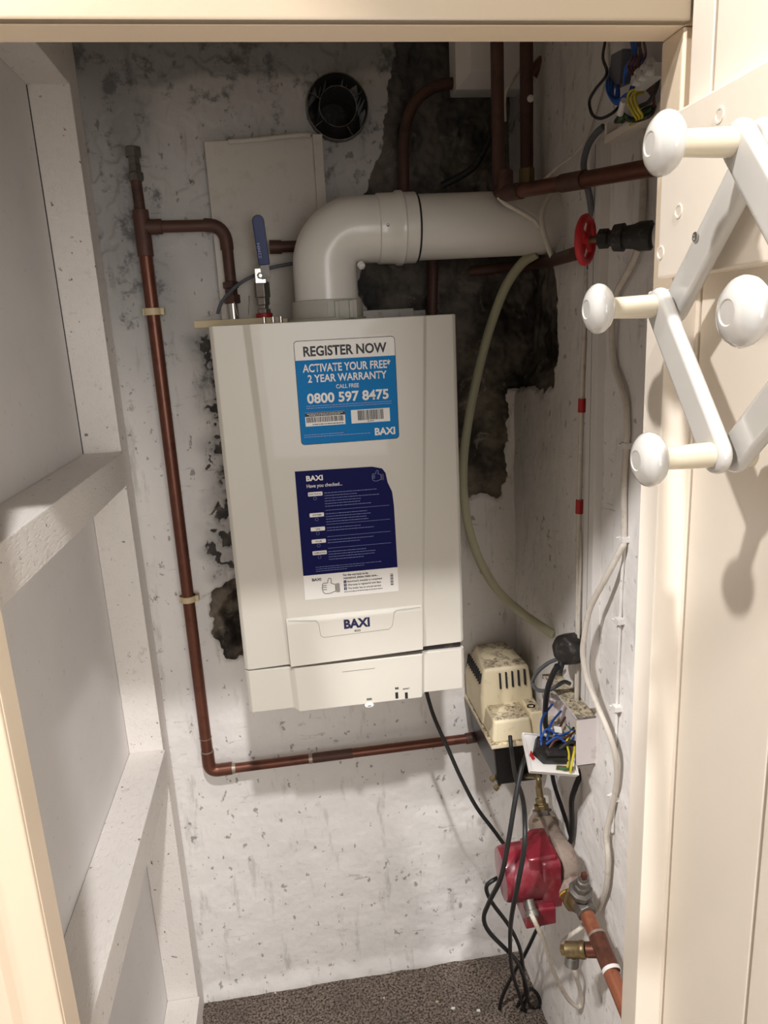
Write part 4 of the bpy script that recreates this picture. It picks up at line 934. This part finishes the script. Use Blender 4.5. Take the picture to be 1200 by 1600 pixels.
# ------------------------------------------------------------------ loose cables
def cable(name, pts, r, m, lab, cat='cable', grp=None):
    return tag(mk(name, MB().tube([P(a, b, y=c) for a, b, c in pts], r, 10), m), lab, cat, grp)
cable('boiler_cable', [(664, 1070, .15), (670, 1095, .15), (680, 1125, .15), (700, 1170, .14), (720, 1215, .13), (745, 1262, .115), (775, 1302, .10), (805, 1345, .10), (835, 1395, .09), (850, 1424, .08), (835, 1460, .09), (819, 1493, .11), (805, 1516, .13), (784, 1560, .165), (779, 1600, .17), (784, 1640, .17)], .0042, 'rubber', 'black cable curving from boiler underside down behind red pump')
cable('plate_cable', [(824, 1178, -.085), (815, 1200, -.11), (805, 1250, -.135), (795, 1310, -.15), (783, 1370, -.14), (765, 1408, -.10), (756, 1434, -.05), (765, 1457, -.02), (795, 1488, .02), (811, 1508, .06), (824, 1548, .12), (818, 1572, .15), (806, 1592, .17), (794, 1620, .16)], .0044, 'rubber', 'thick black cable hanging from socket plate left of red pump')
cable('pump_lead', [(797, 1150, .085), (800, 1180, .05), (806, 1215, -.03), (816, 1245, -.10), (820, 1280, -.165), (819, 1325, -.195), (809, 1382, -.19), (800, 1428, -.15), (797, 1468, -.03), (800, 1516, .05), (816, 1568, .14), (830, 1602, .15), (836, 1640, .14)], .0042, 'rubber', 'black cable falling from cream cover across face of red pump')
cable('looped_cable', [(790, 1368, -.02), (773, 1374, -.04), (760, 1386, -.04), (768, 1409, -.03), (795, 1446, .0), (811, 1478, .03), (817, 1508, .07), (820, 1542, .115), (829, 1572, .15), (843, 1570, .15), (840, 1554, .155), (827, 1545, .15), (812, 1565, .165), (800, 1592, .17)], .0040, 'rubber', 'black cable looping out from behind red pump onto carpet')
cable('black_cable', [(862, 1195, -.02), (865, 1222, -.02), (877, 1260, -.02), (888, 1294, -.01), (894, 1330, .02), (880, 1380, .08)], .0042, 'rubber', 'black cable dropping below socket plate, left of the two')
cable('black_cable', [(904, 1170, -.03), (909, 1200, -.04), (899, 1230, -.05), (893, 1252, -.045), (894, 1285, -.04), (891, 1316, -.03), (878, 1318, -.01), (860, 1330, .04)], .0052, 'rubber', 'thicker black cable dropping below socket box against right wall')
tag(mk('plug_cable', MB().tube([P(871, 1040, x=.545), P(862, 1058, x=.54), P(855, 1080, x=.538), P(852, 1110, x=.545), P(853, 1135, x=.555), P(862, 1148, x=.565)], .0052, 12), 'rubber'), 'short black cable from round plug down toward socket box', 'cable')
tag(mk('grey_loop_cable', MB().tube([P(870, 1030, x=.57), P(855, 1037, x=.56), P(840, 1050, x=.55), P(832, 1066, x=.55), P(840, 1078, x=.55), P(858, 1078, x=.555), P(880, 1066, x=.57), P(890, 1068, x=.585)], .0038, 10), 'grey_cable'), 'grey cable looping beside black plug above socket box', 'cable')
gy = gc.y+gd.y*.02
cable('white_pump_cable', [(830, 1428, gy), (838, 1445, gy-.005), (851, 1473, gy+.01), (864, 1516, gy+.05), (885, 1557, gy+.09), (902, 1573, gy+.10), (909, 1566, gy+.10), (906, 1545, gy+.09), (899, 1522, gy+.07), (892, 1500, gy+.08), (878, 1478, gy+.07), (885, 1466, gy+.06), (905, 1452, gy+.05), (916, 1440, gy+.06)], .0042, 'white_cable', 'white cable hanging in a loop from red pump gland')
# crumbs on the carpet
for i, (px, py, s) in enumerate(((708, 1576, .006), (748, 1580, .007), (683, 1566, .005), (600, 1560, .0035), (484, 1540, .004), (430, 1552, .003))):
    c = P(px, py, z=.002); rnd = random.Random(i); mb = MB()
    pts = [c+V((math.cos(a)*s*rnd.uniform(.5, 1), math.sin(a)*s*rnd.uniform(.4, .8), 0)) for a in [k*math.pi/3 for k in range(6)]]
    mb.prism(pts, (0, 0, .003))
    labs = ('flat white crumb on carpet, second from the cables', 'largest white crumb on carpet, nearest the cables', 'pale tan crumb on carpet behind the white ones', 'tiny pale crumb in the middle of carpet', 'small pale crumb on carpet near back wall left of middle', 'tiny pale crumb farthest left on carpet')
    tag(mk('plaster_crumb', mb, 'paper' if i != 2 else 'beige', bev=.0006), labs[i], 'crumb', 'crumbs on the carpet')
